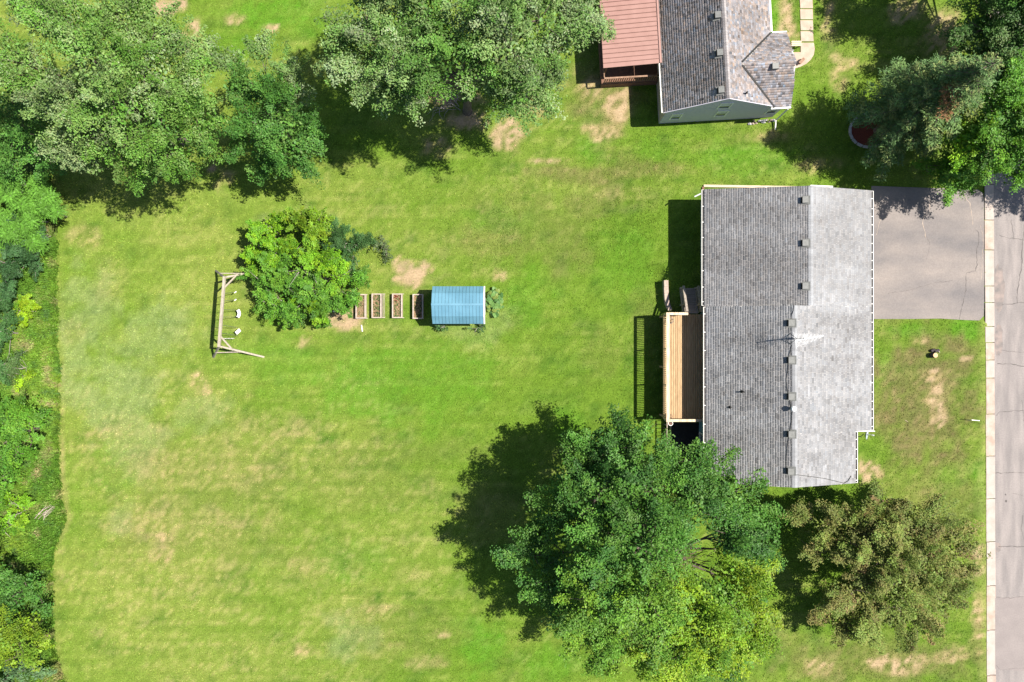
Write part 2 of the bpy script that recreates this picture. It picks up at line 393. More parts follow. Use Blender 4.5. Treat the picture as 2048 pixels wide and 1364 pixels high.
gz = np.where((pxg > 1746) & (pxg < 1964) & (pyg > 377) & (pyg < 636), -0.06, gz)          # driveway bed
gc, _ = lawn(gx, gy)
gc = gc * 0.72
nx, ny = len(xs), len(ys)
ii = np.arange(nx * ny).reshape(ny, nx)
gf = np.stack([ii[:-1, :-1], ii[:-1, 1:], ii[1:, 1:], ii[1:, :-1]], -1).reshape(-1, 4)
ground = meshobj('ground', np.stack([gx, gy, gz], -1), gf, M['ground'], cols=gc, smooth=True)
tag(ground, 'mown lawn ground with dry patches', kind='structure')

# ---- mown grass: short splayed blades
def in_rect(px, py, r): return (px > r[0]) & (px < r[2]) & (py > r[1]) & (py < r[3])
NOGRASS = [(1743, 372, 1969, 640), (1971, -200, 2400, 1600), (1395, 383, 1725, 960), (1316, 0, 1545, 240), (1545, 80, 1562, 236), (876, 584, 962, 640), (714, 592, 731, 636), (745, 591, 762, 635), (786, 591, 803, 635), (828, 591, 845, 636), (1338, 845, 1396, 960), (1332, 630, 1396, 845), (1599, -100, 1629, 88)]
def blades(n, xr, yr, hmin, hmax, width, mask, colf, nb=3, lean=0.6, zoff=0.0):
    X = RNG.uniform(*xr, n); Y = RNG.uniform(*yr, n)
    k = mask(X, Y); X = X[k]; Y = Y[k]
    C, bare = colf(X, Y)
    k = RNG.random(len(X)) > bare * 0.85
    X = X[k]; Y = Y[k]; C = C[k]; bare = bare[k]
    m = len(X)
    X = np.repeat(X, nb); Y = np.repeat(Y, nb); C = np.repeat(C, nb, 0)
    a = RNG.uniform(0, 2 * np.pi, m * nb); h = RNG.uniform(hmin, hmax, m * nb)
    l = RNG.uniform(0.25, 1.0, m * nb) * lean * hmax * 1.6
    Z = th(X, Y) - 0.01 + zoff
    bx = X + RNG.normal(0, width * 0.6, m * nb); by = Y + RNG.normal(0, width * 0.6, m * nb)
    wx = -np.sin(a) * width * 0.5; wy = np.cos(a) * width * 0.5
    V = np.empty((m * nb, 3, 3))
    V[:, 0] = np.stack([bx - wx, by - wy, Z], -1); V[:, 1] = np.stack([bx + wx, by + wy, Z], -1)
    V[:, 2] = np.stack([bx + np.cos(a) * l, by + np.sin(a) * l, Z + h], -1)
    C = C * RNG.uniform(0.72, 1.3, (m * nb, 1)) * (1 + RNG.normal(0, 0.05, (m * nb, 3)))
    return V.reshape(-1, 3), np.arange(m * nb * 3).reshape(-1, 3), np.repeat(np.clip(C, 0.005, 0.8), 3, 0)
def lawn_mask(X, Y):
    px = px_of(X); py = py_of(Y)
    k = px > border(py) - 4
    for r in NOGRASS: k &= ~in_rect(px, py, r)
    k &= px < 1967.5 + 5 * vnoise(py * 0.15, 3.3, 6) + (py > 655) * 3
    return k
V, F, C = blades(280000, (-36, 34.5), (-25, 24.5), 0.03, 0.075, 0.065, lawn_mask, lawn, 2, 0.75)
gr = meshobj('grass', V, F, M['grass'], cols=C)
tag(gr, 'short mown lawn grass with dry straw coloured patches', 'grass', kind='stuff')

# ------------------------------------------------------------------ road, kerb, driveway, cracks
def ribbon(name, pts, w, z, m, parent, jit=0.25):
    """a thin meandering strip lying on a paved surface; pts are photo pixels"""
    P2 = []
    for (a, b) in zip(pts[:-1], pts[1:]):
        n = max(2, int(math.hypot(b[0] - a[0], b[1] - a[1]) / 5))
        for i in range(n):
            t = i / n
            P2.append((a[0] + (b[0] - a[0]) * t + random.uniform(-1, 1) * jit * 4, a[1] + (b[1] - a[1]) * t + random.uniform(-1, 1) * jit * 4))
    P2.append(pts[-1])
    q = [Vector(P(x, y)) for x, y in P2]
    V = []; F = []
    for i, p in enumerate(q):
        d = (q[min(i + 1, len(q) - 1)] - q[max(i - 1, 0)]).normalized(); r = Vector((-d.y, d.x, 0)) * (w * 0.4 * random.uniform(0.25, 1.4))
        V += [(p.x - r.x, p.y - r.y, z), (p.x + r.x, p.y + r.y, z)]
        if i: F.append((2 * i - 2, 2 * i - 1, 2 * i + 1, 2 * i))
    return meshobj(name, V, F, m, parent)

def edge_x(py): return np.interp(py, [-300, 340, 655, 1364, 1700], [1986, 1987.5, 1989, 1992, 1993])
rp = [P(float(edge_x(y)), y)[:2] for y in np.linspace(-260, 1620, 24)]
road = MB().slab([(x, y) for x, y in rp] + [P(2262, 1620)[:2], P(2255, -260)[:2]], -0.12, 0.0).build('road', M['road'])
tag(road, 'sun-bleached grey asphalt road with cracks', kind='structure')
pt = MB().poly([(*P(x, y)[:2], 0.004) for x, y in ((1990.5, 1338), (2048, 1343), (2110, 1340), (2110, 1196), (2048, 1193), (1990, 1196))]).build('road_patch', M['road_patch'], road)
def wob(cx, cy, rx, ry, n=22, seed=0):
    r = random.Random(seed); return [(cx + rx * math.cos(2 * math.pi * i / n) * r.uniform(.8, 1.15), cy + ry * math.sin(2 * math.pi * i / n) * r.uniform(.85, 1.1)) for i in range(n)]
for k, (cx, cy, rx, ry) in enumerate([(1998, 577, 11, 48), (1997, 680, 9, 34), (1994, 1095, 8, 10)]):
    MB().poly([(*P(max(x, float(edge_x(y)) + 0.6), y)[:2], 0.003 + 0.001 * k) for x, y in reversed(wob(cx, cy, rx, ry, seed=k))]).build('worn_patch', M['road_worn'], road)
for pts, w in [([(1990, 377), (2002, 385), (2012, 392)], .03), ([(1998, 471), (2020, 476), (2048, 480)], .05), ([(2004, 609), (2030, 607), (2075, 600)], .05), ([(2035, 606), (2034, 585), (2039, 560), (2043, 530), (2046, 480), (2052, 430)], .06),
               ([(1995, 728), (2020, 727), (2048, 733), (2080, 733)], .06), ([(1993, 832), (1998, 824), (2048, 821), (2090, 820)], .04), ([(1990, 946), (2020, 945), (2080, 947)], .05), ([(1996, 1093), (2020, 1093), (2080, 1094)], .06),
               ([(2026, 986), (2048, 992), (2080, 995)], .03), ([(2046, 1030), (2042, 1060), (2050, 1085)], .03), ([(1992, 1330), (2000, 1340), (2014, 1338), (2060, 1335)], .03), ([(1992, 1194), (2020, 1196), (2048, 1193)], .03), ([(2000, 700), (2040, 705), (2080, 699)], .025), ([(2044, 800), (2047, 830), (2052, 880)], .03), ([(2022, 440), (2028, 480)], .025)]:
    ribbon('crack', pts, w, 0.0065, M['crack'], road)
for x, y, s in [(2012, 1002, .07), (2011, 989, .05)]:
    X, Y, _ = P(x, y); MB().poly([(X + s * math.cos(a), Y + 1.3 * s * math.sin(a), 0.0055) for a in np.linspace(0, 5.7, 9)]).build('oil_spot', M['crack'], road)

kerb = thing('kerb', None, None, P(1980, 700)); kerb['kind'] = 'structure'
jy = [-140, -60, 12, 84, 150, 222, 296, 369, 440, 500, 572, 605, 653, 685, 720, 756, 828, 912, 997, 1083, 1171, 1260, 1350, 1440, 1530]
for a, b in zip(jy[:-1], jy[1:]):
    dv = 370 < (a + b) / 2 < 645
    q = []
    g = 0.65
    wl_ = 19 if b < 655 else 20
    j = random.uniform(-.6, .6)
    x0a, x0b = edge_x(a) - wl_ + j, edge_x(b) - wl_ + j
    x1a, x1b = edge_x(a) - 0.2, edge_x(b) - 0.2
    top = 0.035 if dv else 0.12
    hz = random.uniform(-.006, .006)
    mb = MB()
    hw = 6.0                                    # head of the kerb, the rest is the flat gutter pan
    A = [P(x0a, a + g), P(x0b, b - g), P(x0a + hw, a + g), P(x0b + hw, b - g), P(x0a + hw + 1.4, a + g), P(x0b + hw + 1.4, b - g), P(x1a, a + g), P(x1b, b - g)]
    zt = [top + hz, top + hz, top - .01 + hz, top - .01 + hz, .012 + hz, .012 + hz, .006 + hz, .006 + hz]
    top4 = [(A[i][0], A[i][1], zt[i]) for i in range(8)]; bot = [(A[i][0], A[i][1], -.15) for i in range(8)]
    v = top4 + bot
    f = [(0, 1, 3, 2), (2, 3, 5, 4), (4, 5, 7, 6), (8, 9, 1, 0), (6, 7, 15, 14), (0, 2, 10, 8), (2, 4, 12, 10), (4, 6, 14, 12), (3, 1, 9, 11), (5, 3, 11, 13), (7, 5, 13, 15)]
    meshobj('kerb_section', v, f, M['concrete' if random.random() < .6 else 'concrete2'], kerb)

dr = [(1742.5, 372), (1800, 374), (1860, 376), (1920, 377), (1955, 379), (1965, 386), (1967.5, 400), (1968, 600), (1967, 632), (1958, 641), (1930, 640), (1880, 637), (1820, 638), (1742.5, 638)]
drive = MB().slab([P(x, y)[:2] for x, y in reversed(dr)], -0.08, 0.03).build('driveway', M['asphalt'])
tag(drive, 'grey asphalt driveway between garage and kerb', kind='structure')
for pts, w, mm in [([(1860, 399), (1859, 420), (1850, 430), (1844, 446), (1848, 460), (1851, 475)], .05, 'pale_crack'), ([(1928, 391), (1938, 405), (1942, 425), (1945, 450)], .06, 'pale_crack'), ([(1948, 459), (1957, 465), (1957, 480), (1953, 500), (1953, 530), (1950, 541), (1932, 546), (1931, 580), (1926, 605), (1921, 625), (1918, 639)], .05, 'crack'),
                   ([(1850, 470), (1860, 490), (1852, 520)], .02, 'crack'), ([(1775, 587), (1820, 580), (1870, 566), (1905, 560)], .03, 'crack'), ([(1960, 450), (1966, 480), (1962, 560)], .03, 'pale_crack'), ([(1756, 400), (1760, 440), (1752, 470)], .025, 'pale_crack')]:
    ribbon('crack', pts, w, 0.034, M[mm], drive)

# ------------------------------------------------------------------ roofs: courses of shingle tabs
def shingles(O, u, s, L, D, parent, base, var, warm=0.0, keep=None, expo=0.145, tab=0.30, name='shingle_course', seed=1):
    """one mesh of overlapping tabs on a roof slope: O eave corner, u along the eave, s up the slope"""
    r = np.random.default_rng(seed)
    O = np.array(O); u = np.array(u) / np.linalg.norm(u); s = np.array(s) / np.linalg.norm(s); n = np.cross(u, s)
    if n[2] < 0: n = -n
    A = []; Dd = []; W = []
    for i in range(int(D / expo) + 1):
        a = -r.uniform(0, tab)
        while a < L:
            w = tab * r.choice([0.6, 0.9, 1.0, 1.25]); A.append(a); Dd.append(i * expo); W.append(w); a += w
    A = np.array(A); Dd = np.array(Dd); W = np.array(W)
    a0 = np.clip(A, 0, L); a1 = np.clip(A + W - 0.006, 0, L); d0 = Dd; d1 = np.minimum(Dd + expo + 0.012, D)
    k = (a1 - a0 > 0.02) & (d1 - d0 > 0.015)
    if keep is not None: k &= keep((a0 + a1) / 2, (d0 + d1) / 2)
    a0, a1, d0, d1 = a0[k], a1[k], d0[k], d1[k]; m = len(a0)
    t = r.uniform(0.003, 0.0065, m)
    pt = lambda a, d, h: O + a[:, None] * u + d[:, None] * s + h[:, None] * n
    z = np.zeros(m)
    V = np.stack([pt(a0, d0, t), pt(a1, d0, t), pt(a1, d1, z + .004), pt(a0, d1, z + .004), pt(a0, d0, z), pt(a1, d0, z)], 1).reshape(-1, 3)
    b = np.arange(m)[:, None] * 6
    F = np.concatenate([b + np.array([0, 1, 2, 3]), b + np.array([4, 5, 1, 0])], 0)
    if np.dot(np.cross(u, s), n) < 0: F = F[:, ::-1]
    g = r.normal(0, var, m); wv = r.normal(0, 1, m) * warm
    C = np.array(base)[None, :] * (1 + g[:, None]) * np.stack([1 + wv, np.ones(m), 1 - wv], -1)
    o = meshobj(name, V, np.ascontiguousarray(F), M['shingle'], parent, cols=np.repeat(np.clip(C, 0.02, 0.9), 6, 0))
    o['kind'] = 'stuff'
    return o

# ------------------------------------------------------------------ the long grey-roofed house
house = thing('house', 'long house with pale grey shingle roof, timber deck at its back and driveway in front', 'house', (16.8, 0.3, 0))
ZE = 3.0
KB = 1.30 / 5.03; KF = 0.300; KG = 0.97 / 6.23
zb = lambda x: ZE + KB * (x - 12.05); zf = lambda x: 4.30 - KF * (x - 17.08); zg = lambda x: ZE + KG * (x - 11.96)
XE = 22.57; ZX = zf(XE)
YN, YS, YM, YX = 9.45, -8.85, 2.15, -5.62
def prism_y(prof, y0, y1):
    n = len(prof); m = MB(); m.v = [(x, y0, z) for x, z in prof] + [(x, y1, z) for x, z in prof]
    m.f = [tuple(range(n)), tuple(n + i for i in reversed(range(n)))] + [(i, n + i, n + (i + 1) % n, (i + 1) % n) for i in range(n)]
    return m
def add(m, o):
    b = len(m.v); m.v += o.v; m.f += [tuple(b + i for i in f) for f in o.f]; return m
dk = 0.16
w = prism_y([(12.45, -.2), (21.0, -.2), (21.0, zf(21.0) - dk), (17.08, 4.30 - dk - .02), (12.45, zb(12.45) - dk)], YS + .35, YM - .02)
wall = w.build('wall', M['wall_teal'], house)
w = prism_y([(20.98, -.2), (22.25, -.2), (22.25, zf(22.25) - dk), (20.98, zf(20.98) - dk)], YX + .3, YM - .02).build('wall', M['wall_teal'], house)
w = prism_y([(12.40, -.2), (22.25, -.2), (22.25, zf(22.25) - dk), (18.19, 3.97 - dk), (12.40, zg(12.40) - dk)], YM - .021, YN - .3).build('wall', M['wall_cream'], house)
roof = add(add(add(prism_y([(12.05, zb(12.05)), (17.08, 4.30), (17.08, 4.30 - dk), (12.05, zb(12.05) - dk)], YS, YM),
               prism_y([(17.08, 4.30), (21.4, zf(21.4)), (21.4, zf(21.4) - dk), (17.08, 4.30 - dk)], YS, YX)),
               prism_y([(17.082, 4.299), (XE, ZX), (XE, ZX - dk), (17.082, 4.299 - dk)], YX, YM)),
           add(prism_y([(11.96, ZE), (18.19, 3.97), (18.19, 3.97 - dk), (11.96, ZE - dk)], YM + .001, YN), prism_y([(18.192, 3.969), (XE, ZX - .002), (XE, ZX - dk), (18.192, 3.969 - dk)], YM + .001, YN))).build('roof', M['trim'], house)
GREY = (0.226, 0.230, 0.241)
lb = math.hypot(5.03, 1.30)
shingles((12.05, YM, zb(12.05) + .003), (0, -1, 0), (5.03, 0, 1.30), YM - YS, lb, roof, (0.278, 0.278, 0.284), .12, .012, seed=2)  # back slope coloured paler than the front to offset its weaker sunlight
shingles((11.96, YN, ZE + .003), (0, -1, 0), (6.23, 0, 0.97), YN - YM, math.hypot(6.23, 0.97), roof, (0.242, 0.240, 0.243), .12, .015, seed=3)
lf = math.hypot(XE - 17.08, 4.30 - ZX); lg = math.hypot(XE - 18.19, 3.97 - ZX); lx = math.hypot(XE - 21.4, zf(21.4) - ZX)
sf = (17.08 - XE, 0, 4.30 - ZX)
shingles((XE, YX, ZX + .003), (0, 1, 0), sf, YM - YX, lf, roof, GREY, .11, .01, seed=4)
shingles((21.4, YS, zf(21.4) + .003), (0, 1, 0), sf, YX - YS, lf - lx, roof, GREY, .11, .01, seed=5)
shingles((XE, YM, ZX + .003), (0, 1, 0), sf, YN - YM, lg, roof, (0.230, 0.234, 0.245), .075, .01, seed=6)
def ridgecap(x, z, y0, y1, kl, kr, wd=.16):
    m = MB(); y = y0
    V = []; F = []; C = []
    while y < y1 - .01:
        e = min(y + .15, y1); g = random.uniform(.92, 1.08)
        b = len(V)
        V += [(x - wd, y, z - wd * kl + .034), (x, y, z + .04), (x + wd, y, z - wd * kr + .034), (x - wd, e, z - wd * kl + .022), (x, e, z + .028), (x + wd, e, z - wd * kr + .022)]
        F += [(b, b + 1, b + 4, b + 3), (b + 1, b + 2, b + 5, b + 4)]; C += [np.array((.275, .285, .30)) * g] * 6
        y = e
    o = meshobj('ridge_cap', V, F, M['shingle'], roof, cols=np.array(C)); o['kind'] = 'stuff'
ridgecap(17.08, 4.30, YS, YM, KB, KF); ridgecap(18.19, 3.97, YM + .01, YN, KG, KF)

def gutter(x, sgn, z, y0, y1, step):
    """eaves gutter: white lip outside, dirt-dark trough, white hangers"""
    g = MB().box(min(x + sgn * .115, x + sgn * .142), max(x + sgn * .115, x + sgn * .142), y0, y1, z - .10, z + .012)
    g.box(min(x + sgn * .004, x + sgn * .115), max(x + sgn * .004, x + sgn * .115), y0, y0 + .02, z - .10, z + .005).box(min(x + sgn * .004, x + sgn * .115), max(x + sgn * .004, x + sgn * .115), y1 - .02, y1, z - .10, z + .005)
    g = g.build('gutter', M['white'], house)
    MB().box(min(x + sgn * .004, x + sgn * .114), max(x + sgn * .004, x + sgn * .114), y0 + .021, y1 - .021, z - .099, z - .05).build('trough', M['gutter_in'], g)
    hm = MB().box(-.055, .055, -.02, .02, -.008, .006).mesh('gutter_hanger', M['white'])
    y = y0 + .2
    while y < y1 - .05:
        put('gutter_hanger', hm, g, (x + sgn * .06, y + random.uniform(-.05, .05), z)); y += step
gutter(11.96, -1, ZE - .03, YM + .06, YN - .02, 1.0)
gutter(12.05, -1, ZE + .03, YS + .02, YM - .03, 1.15)
gutter(XE, 1, ZX - .03, YX + .02, YN - .02, .55)
gutter(21.4, 1, zf(21.4) - .03, YS + .02, YX - .03, .62)
MB().box(21.42, XE + .15, YX - .05, YX - .003, zf(22.1) - .32, zf(22.1) - .02).build('fascia', M['white'], house)
MB().bar((11.8, 9.2, ZE - .1), (11.45, 9.05, ZE - .3), .08, .06).bar((11.8, 9.2, ZE - .1), (12.35, 9.2, ZE - .5), .08, .06).build('downspout', M['white'], house)

vm = MB().hexa([(-.2, -.19, -.06), (.17, -.19, .0), (.17, .19, .0), (-.2, .19, -.06), (-.2, -.19, .20), (.14, -.19, .24), (.14, .19, .24), (-.2, .19, .20)]).mesh('roof_vent', M['vent'])
vl = MB().box(-.215, -.201, -.18, .18, -.05, .185).mesh('louvre', M['vent_dark'])
vf = MB().hexa([(-.28, -.27, -.10), (.30, -.27, .10), (.30, .27, .10), (-.28, .27, -.10), (-.28, -.27, -.08), (.30, -.27, .12), (.30, .27, .12), (-.28, .27, -.08)]).mesh('vent_flange', M['vent'])
for (px, py, g) in [(1610, 400, 1), (1610, 486, 1), (1610, 572, 1), (1582, 646, 0), (1582, 720, 0), (1582, 793, 0), (1582, 868, 0), (1581, 942, 0)]:
    z = 3.9 if g else 4.2
    X, Y, _ = P(px, py, z + .1); z = (zg(X) if g else zb(X)) + .02
    put('roof_vent', vm, roof, (X, Y, z)); put('vent_louvre', vl, roof, (X, Y, z)); put('vent_flange', vf, roof, (X, Y, z))
for (px, py, r_, h) in [(1488, 784, .05, .45), (1466, 816, .045, .22)]:
    X, Y, _ = P(px, py, 3.9); z = zb(X)
    q = MB().tube([(X, Y, z - .1), (X, Y, z + h)], r_, 10).tube([(X, Y, z - .02), (X, Y, z + .05)], [.12, .07], 10).build('vent_pipe', M['vent_dark'], roof)
X, Y, _ = P(1588, 818, 4.7); z = zb(min(X, 17.06))
fl = MB().tube([(X, Y, z - .1), (X, Y, z + .36)], .09, 12).build('flue', M['vent'], roof)
MB().tube([(X, Y, z + .40), (X, Y, z + .50)], [.17, .12], 14).tube([(X, Y, z + .36), (X, Y, z + .40)], .03, 6).build('flue_cap', M['alu'], roof)

# windows and doors of the house
def window(parent, c, w_, h_, nrm, frame='white', blind=False):
    """c centre on the wall face; nrm 'x-','x+','y-','y+'"""
    ax, sg = nrm[0], (1 if nrm[1] == '+' else -1)
    def bx(a0, a1, z0, z1, d0, d1):
        m = MB()
        lo, hi = sorted((d0 * sg, d1 * sg))
        if ax == 'x': m.box(c[0] + lo, c[0] + hi, c[1] + a0, c[1] + a1, c[2] + z0, c[2] + z1)
        else: m.box(c[0] + a0, c[0] + a1, c[1] + lo, c[1] + hi, c[2] + z0, c[2] + z1)
        return m
    f = .07
    m = bx(-w_ / 2 - f, -w_ / 2, -h_ / 2 - f, h_ / 2 + f, -.03, .06)
    for q in (bx(w_ / 2, w_ / 2 + f, -h_ / 2 - f, h_ / 2 + f, -.03, .06), bx(-w_ / 2, w_ / 2, h_ / 2, h_ / 2 + f, -.03, .06), bx(-w_ / 2, w_ / 2, -.025, .025, -.03, .04)): add(m, q)
    wd = m.build('window', M[frame], parent)
    bx(-w_ / 2, w_ / 2, -h_ / 2, h_ / 2, -.02, .015).build('pane', M['glass'], wd)
    bx(-w_ / 2 - .1, w_ / 2 + .1, -h_ / 2 - f - .03, -h_ / 2, -.03, .10).build('sill', M[frame], wd)
    if blind: bx(-w_ / 2 + .02, w_ / 2 - .02, .05, h_ / 2 - .02, .016, .022).build('blind', M['blind'], wd)
for y in (-7.3, -4.6, 1.0): window(house, (12.45, y, 2.15), 1.1, .8, 'x-')
window(house, (12.45, -6.6, 0.95), 1.0, .9, 'x-'); window(house, (12.40, 5.5, 1.9), .9, .8, 'x-')
for y in (-7.4, -6.2): window(house, (21.0, y, 1.7), .9, 1.0, 'x+')
for y in (-3.6, -1.2): window(house, (22.25, y, 1.35), 1.2, 1.0, 'x+')
dd = MB().box(12.40, 12.43, -2.9, -1.1, 1.62, 2.75).build('patio_door', M['glass'], house)
for ya in (-2.99, -1.10, -2.04): MB().box(12.395, 12.44, ya, ya + .085, 1.6, 2.8).build('door_jamb', M['white'], dd)
fd = MB().box(22.251, 22.30, .55, 1.45, .05, 2.05).build('front_door', M['redwood'], house)
MB().tube([(22.30, .65, 1.0), (22.36, .65, 1.0)], .035, 8).build('door_knob', M['steel'], fd)
for yc in (4.1, 7.2):
    gd = MB().box(22.251, 22.28, yc - 1.3, yc + 1.3, .05, 2.05).build('garage_door', M['white'], house)
    for i in range(4): MB().box(22.281, 22.30, yc - 1.27, yc + 1.27, .07 + i * .495, .53 + i * .495).build('door_panel', M['white'], gd)

# timber edging and paved strip along the north gable
sp = MB().slab([(12.75, 9.3), (19.4, 9.3), (19.4, 10.02), (12.75, 10.12)], .2, .50).build('side_path', M['path'])
tag(sp, 'narrow pale paved strip along the garage gable', kind='structure')
te = thing('landscape_timber', 'long pale landscape timber beside the garage gable', 'timber', (12.65, 10.15, .45))
MB().bar((12.6, 10.20, .56), (19.5, 10.10, .50), .15, .22).build('beam', M['timber'], te)
MB().box(12.5, 12.64, 9.6, 10.13, .3, .66).build('end_block', M['redwood'], te)
te2 = thing('plank', 'short white plank lying in the grass beyond the roof ridge', 'plank', (20.2, 10.25, .2))
MB().bar((19.75, 10.28, .30), (21.25, 10.22, .26), .10, .10).build('board', M['white'], te2)

# ------------------------------------------------------------------ television antenna, cables, dish
X0, Y0, _ = P(1583, 677, 4.22); ZA = 5.95
ant = thing('television_antenna', 'silver television antenna with many rods on a tripod above the roof ridge', 'antenna', (X0, Y0, zb(X0)))
MB().tube([(X0, Y0, zb(X0)), (X0, Y0, ZA + .1)], .028, 8).build('mast', M['steel'], ant)
for (px, py) in [(1580, 667), (1580, 688), (1594, 679)]:
    x, y, _ = P(px, py, 4.25); z = min(zb(x), zf(x))
    MB().tube([(x, y, z + .01), (X0, Y0, zb(X0) + .75)], .02, 6).build('tripod_leg', M['steel'], ant)
MB().tube([P(1580, 667, 4.27), P(1573, 677, 4.22), P(1580, 688, 4.27)], .015, 6).build('foot_brace', M['steel'], ant)
A = Vector(P(1590, 681, ZA)); B = Vector(P(1646, 671.5, ZA)); d = (B - A); pr = Vector((-d.y, d.x, 0)).normalized()
MB().bar(A, B, .045, .045).build('boom', M['alu'], ant)
for i in range(22):
    t = (i / 21) ** 1.05
    c = A + d * t; hl = .36 * (1 - t) ** .8 + .05 if i % 4 else .44 * (1 - t) + .06
    MB().tube([c - pr * hl + Vector((0, 0, .03)), c + pr * hl + Vector((0, 0, .03))], .009, 5).build('rod', M['alu'], ant)
def roof_pt(px, py):
    X, Y, _ = P(px, py, 4.2); z = min(zb(X), zf(X)); X, Y, _ = P(px, py, z); return (X, Y, min(zb(X), zf(X)) + .045)
cb = thing('cable', 'thin black cable running along the roof ridge past the vents to the far corner', 'cable', roof_pt(1583, 690))
def cable(pts):
    P3 = []
    for a, b in zip(pts[:-1], pts[1:]):
        for k in range(4):
            t = k / 4; P3.append(roof_pt(a[0] + (b[0] - a[0]) * t + random.uniform(-.5, .5), a[1] + (b[1] - a[1]) * t))
    P3.append(roof_pt(*pts[-1])); MB().tube(P3, .016, 5).build('cable_run', M['black'], cb)
cable([(1583, 690), (1578, 712), (1575, 740), (1572, 757), (1574, 780), (1579, 800), (1582, 815)])
cable([(1584, 823), (1581, 850), (1576, 880), (1572, 915), (1572, 935), (1576, 948), (1600, 950), (1650, 957), (1690, 967), (1698, 962), (1704, 952)])
cable([(1583, 630), (1586, 622), (1588, 606)])

ds = thing('satellite_dish', 'small grey satellite dish with feed arm on the front corner wall of the house', 'dish', P(1729, 866, 1.9))
dx, dy, dz = P(1731.5, 868, 2.2)
MB().tube([(21.0, dy - .25, 1.9), (dx - .15, dy - .2, 1.9), (dx - .12, dy, 2.15)], .025, 8).build('mount', M['steel'], ds)
V = []; F = []
nr, na = 4, 18
axd = Vector((.8, -.12, .58)).normalized(); e1 = axd.cross(Vector((0, 0, 1))).normalized(); e2 = e1.cross(axd)
for i in range(nr + 1):
    for k in range(na):
        rr = .33 * i / nr; a = 2 * math.pi * k / na
        V.append(tuple(Vector((dx, dy, dz)) + e1 * rr * math.cos(a) + e2 * rr * math.sin(a) + axd * (.9 * rr * rr)))
for i in range(nr):
    for k in range(na): F.append((i * na + k, i * na + (k + 1) % na, (i + 1) * na + (k + 1) % na, (i + 1) * na + k))
dso = meshobj('reflector', V, F, M['dish'], ds, smooth=True)
sm = dso.modifiers.new('thick', 'SOLIDIFY'); sm.thickness = .02
MB().tube([Vector((dx, dy, dz)) - e2 * .3, Vector((dx, dy, dz)) + axd * .38 - e2 * .12], .016, 6).build('feed_arm', M['white'], ds)
MB().tube([Vector((dx, dy, dz)) + axd * .34 - e2 * .12, Vector((dx, dy, dz)) + axd * .46 - e2 * .10], .045, 8).build('feed_horn', M['white'], ds)

# ------------------------------------------------------------------ deck at the back of the house
DZ = 1.55
deck = thing('deck', 'raised timber deck with slatted railing and stairs along the back of the house', 'deck', (10.9, -1.7, 0))
DX0, DX1, DY0, DY1 = 9.83, 12.38, -5.0, 1.72
nb = 18; bw = (DX1 - DX0) / nb
bms = [MB().box(-bw / 2 + .010, bw / 2 - .010, DY0, DY1, -.035, 0).mesh('board', M['deckwood']), MB().box(-bw / 2 + .009, bw / 2 - .011, DY0, DY1, -.035, .002).mesh('board', mat('deck_wood_worn', (0.38, 0.26, 0.145), (0.28, 0.185, 0.10), 3.0, .85, .3, 30, stretch=(5, .5, 5)))]
for i in range(nb): put('board', bms[random.random() < .4], deck, (DX0 + bw * (i + .5), 0, DZ + random.uniform(-.003, .003)))
MB().box(DX0 - .05, DX0 - .005, DY0 - .05, DY1 + .05, DZ - .28, DZ - .04).build('rim_joist', M['deckwood'], deck)
MB().box(DX0 - .004, DX1, DY0 - .05, DY0 - .005, DZ - .28, DZ - .04).build('rim_joist', M['deckwood'], deck)
MB().box(DX0 - .004, 11.0, DY1 + .005, DY1 + .05, DZ - .28, DZ - .04).build('rim_joist', M['deckwood'], deck)
for i in range(5):
    y = DY0 + .5 + i * 1.4
    MB().box(DX0, DX1, y, y + .05, DZ - .24, DZ - .04).build('joist', M['deckwood'], deck)
for x, y in [(9.88, -4.9), (9.88, -1.7), (9.88, 1.6), (11.6, -4.9)]: MB().box(x - .06, x + .06, y - .06, y + .06, -.1, DZ - .04).build('post', M['deckwood'], deck)
RZ = DZ + .95
MB().box(DX0 - .10, DX0 + .10, DY0 - .10, DY1 + .08, RZ - .045, RZ).build('top_rail', M['deckwood_pale'], deck)
MB().box(DX0 + .101, 11.10, DY1 - .08, DY1 + .08, RZ - .045, RZ).build('top_rail', M['deckwood_pale'], deck)
MB().box(DX0 + .101, DX1, DY0 - .09, DY0 + .07, RZ - .045, RZ).build('top_rail', M['deckwood_pale'], deck)
bal = MB().box(-.02, .02, -.02, .02, -.08, .93).mesh('baluster', M['deckwood_pale'])
n = 56
for i in range(n): put('baluster', bal, deck, (DX0 - .075, DY0 + (DY1 - DY0) * (i + .5) / n, DZ - .02))
for i in range(9): put('baluster', bal, deck, (DX0 + .12 + i * .125, DY1 + .072, DZ - .02))
for i in range(19): put('baluster', bal, deck, (DX0 + .12 + i * .13, DY0 - .075, DZ - .02))
for x, y in [(DX0 - .02, DY0), (DX0 - .02, -2.8), (DX0 - .02, -.5), (DX0 - .02, DY1), (11.02, DY1), (12.3, DY0)]: MB().box(x - .045, x + .045, y - .045, y + .045, DZ + .01, RZ - .046).build('rail_post', M['deckwood_pale'], deck)
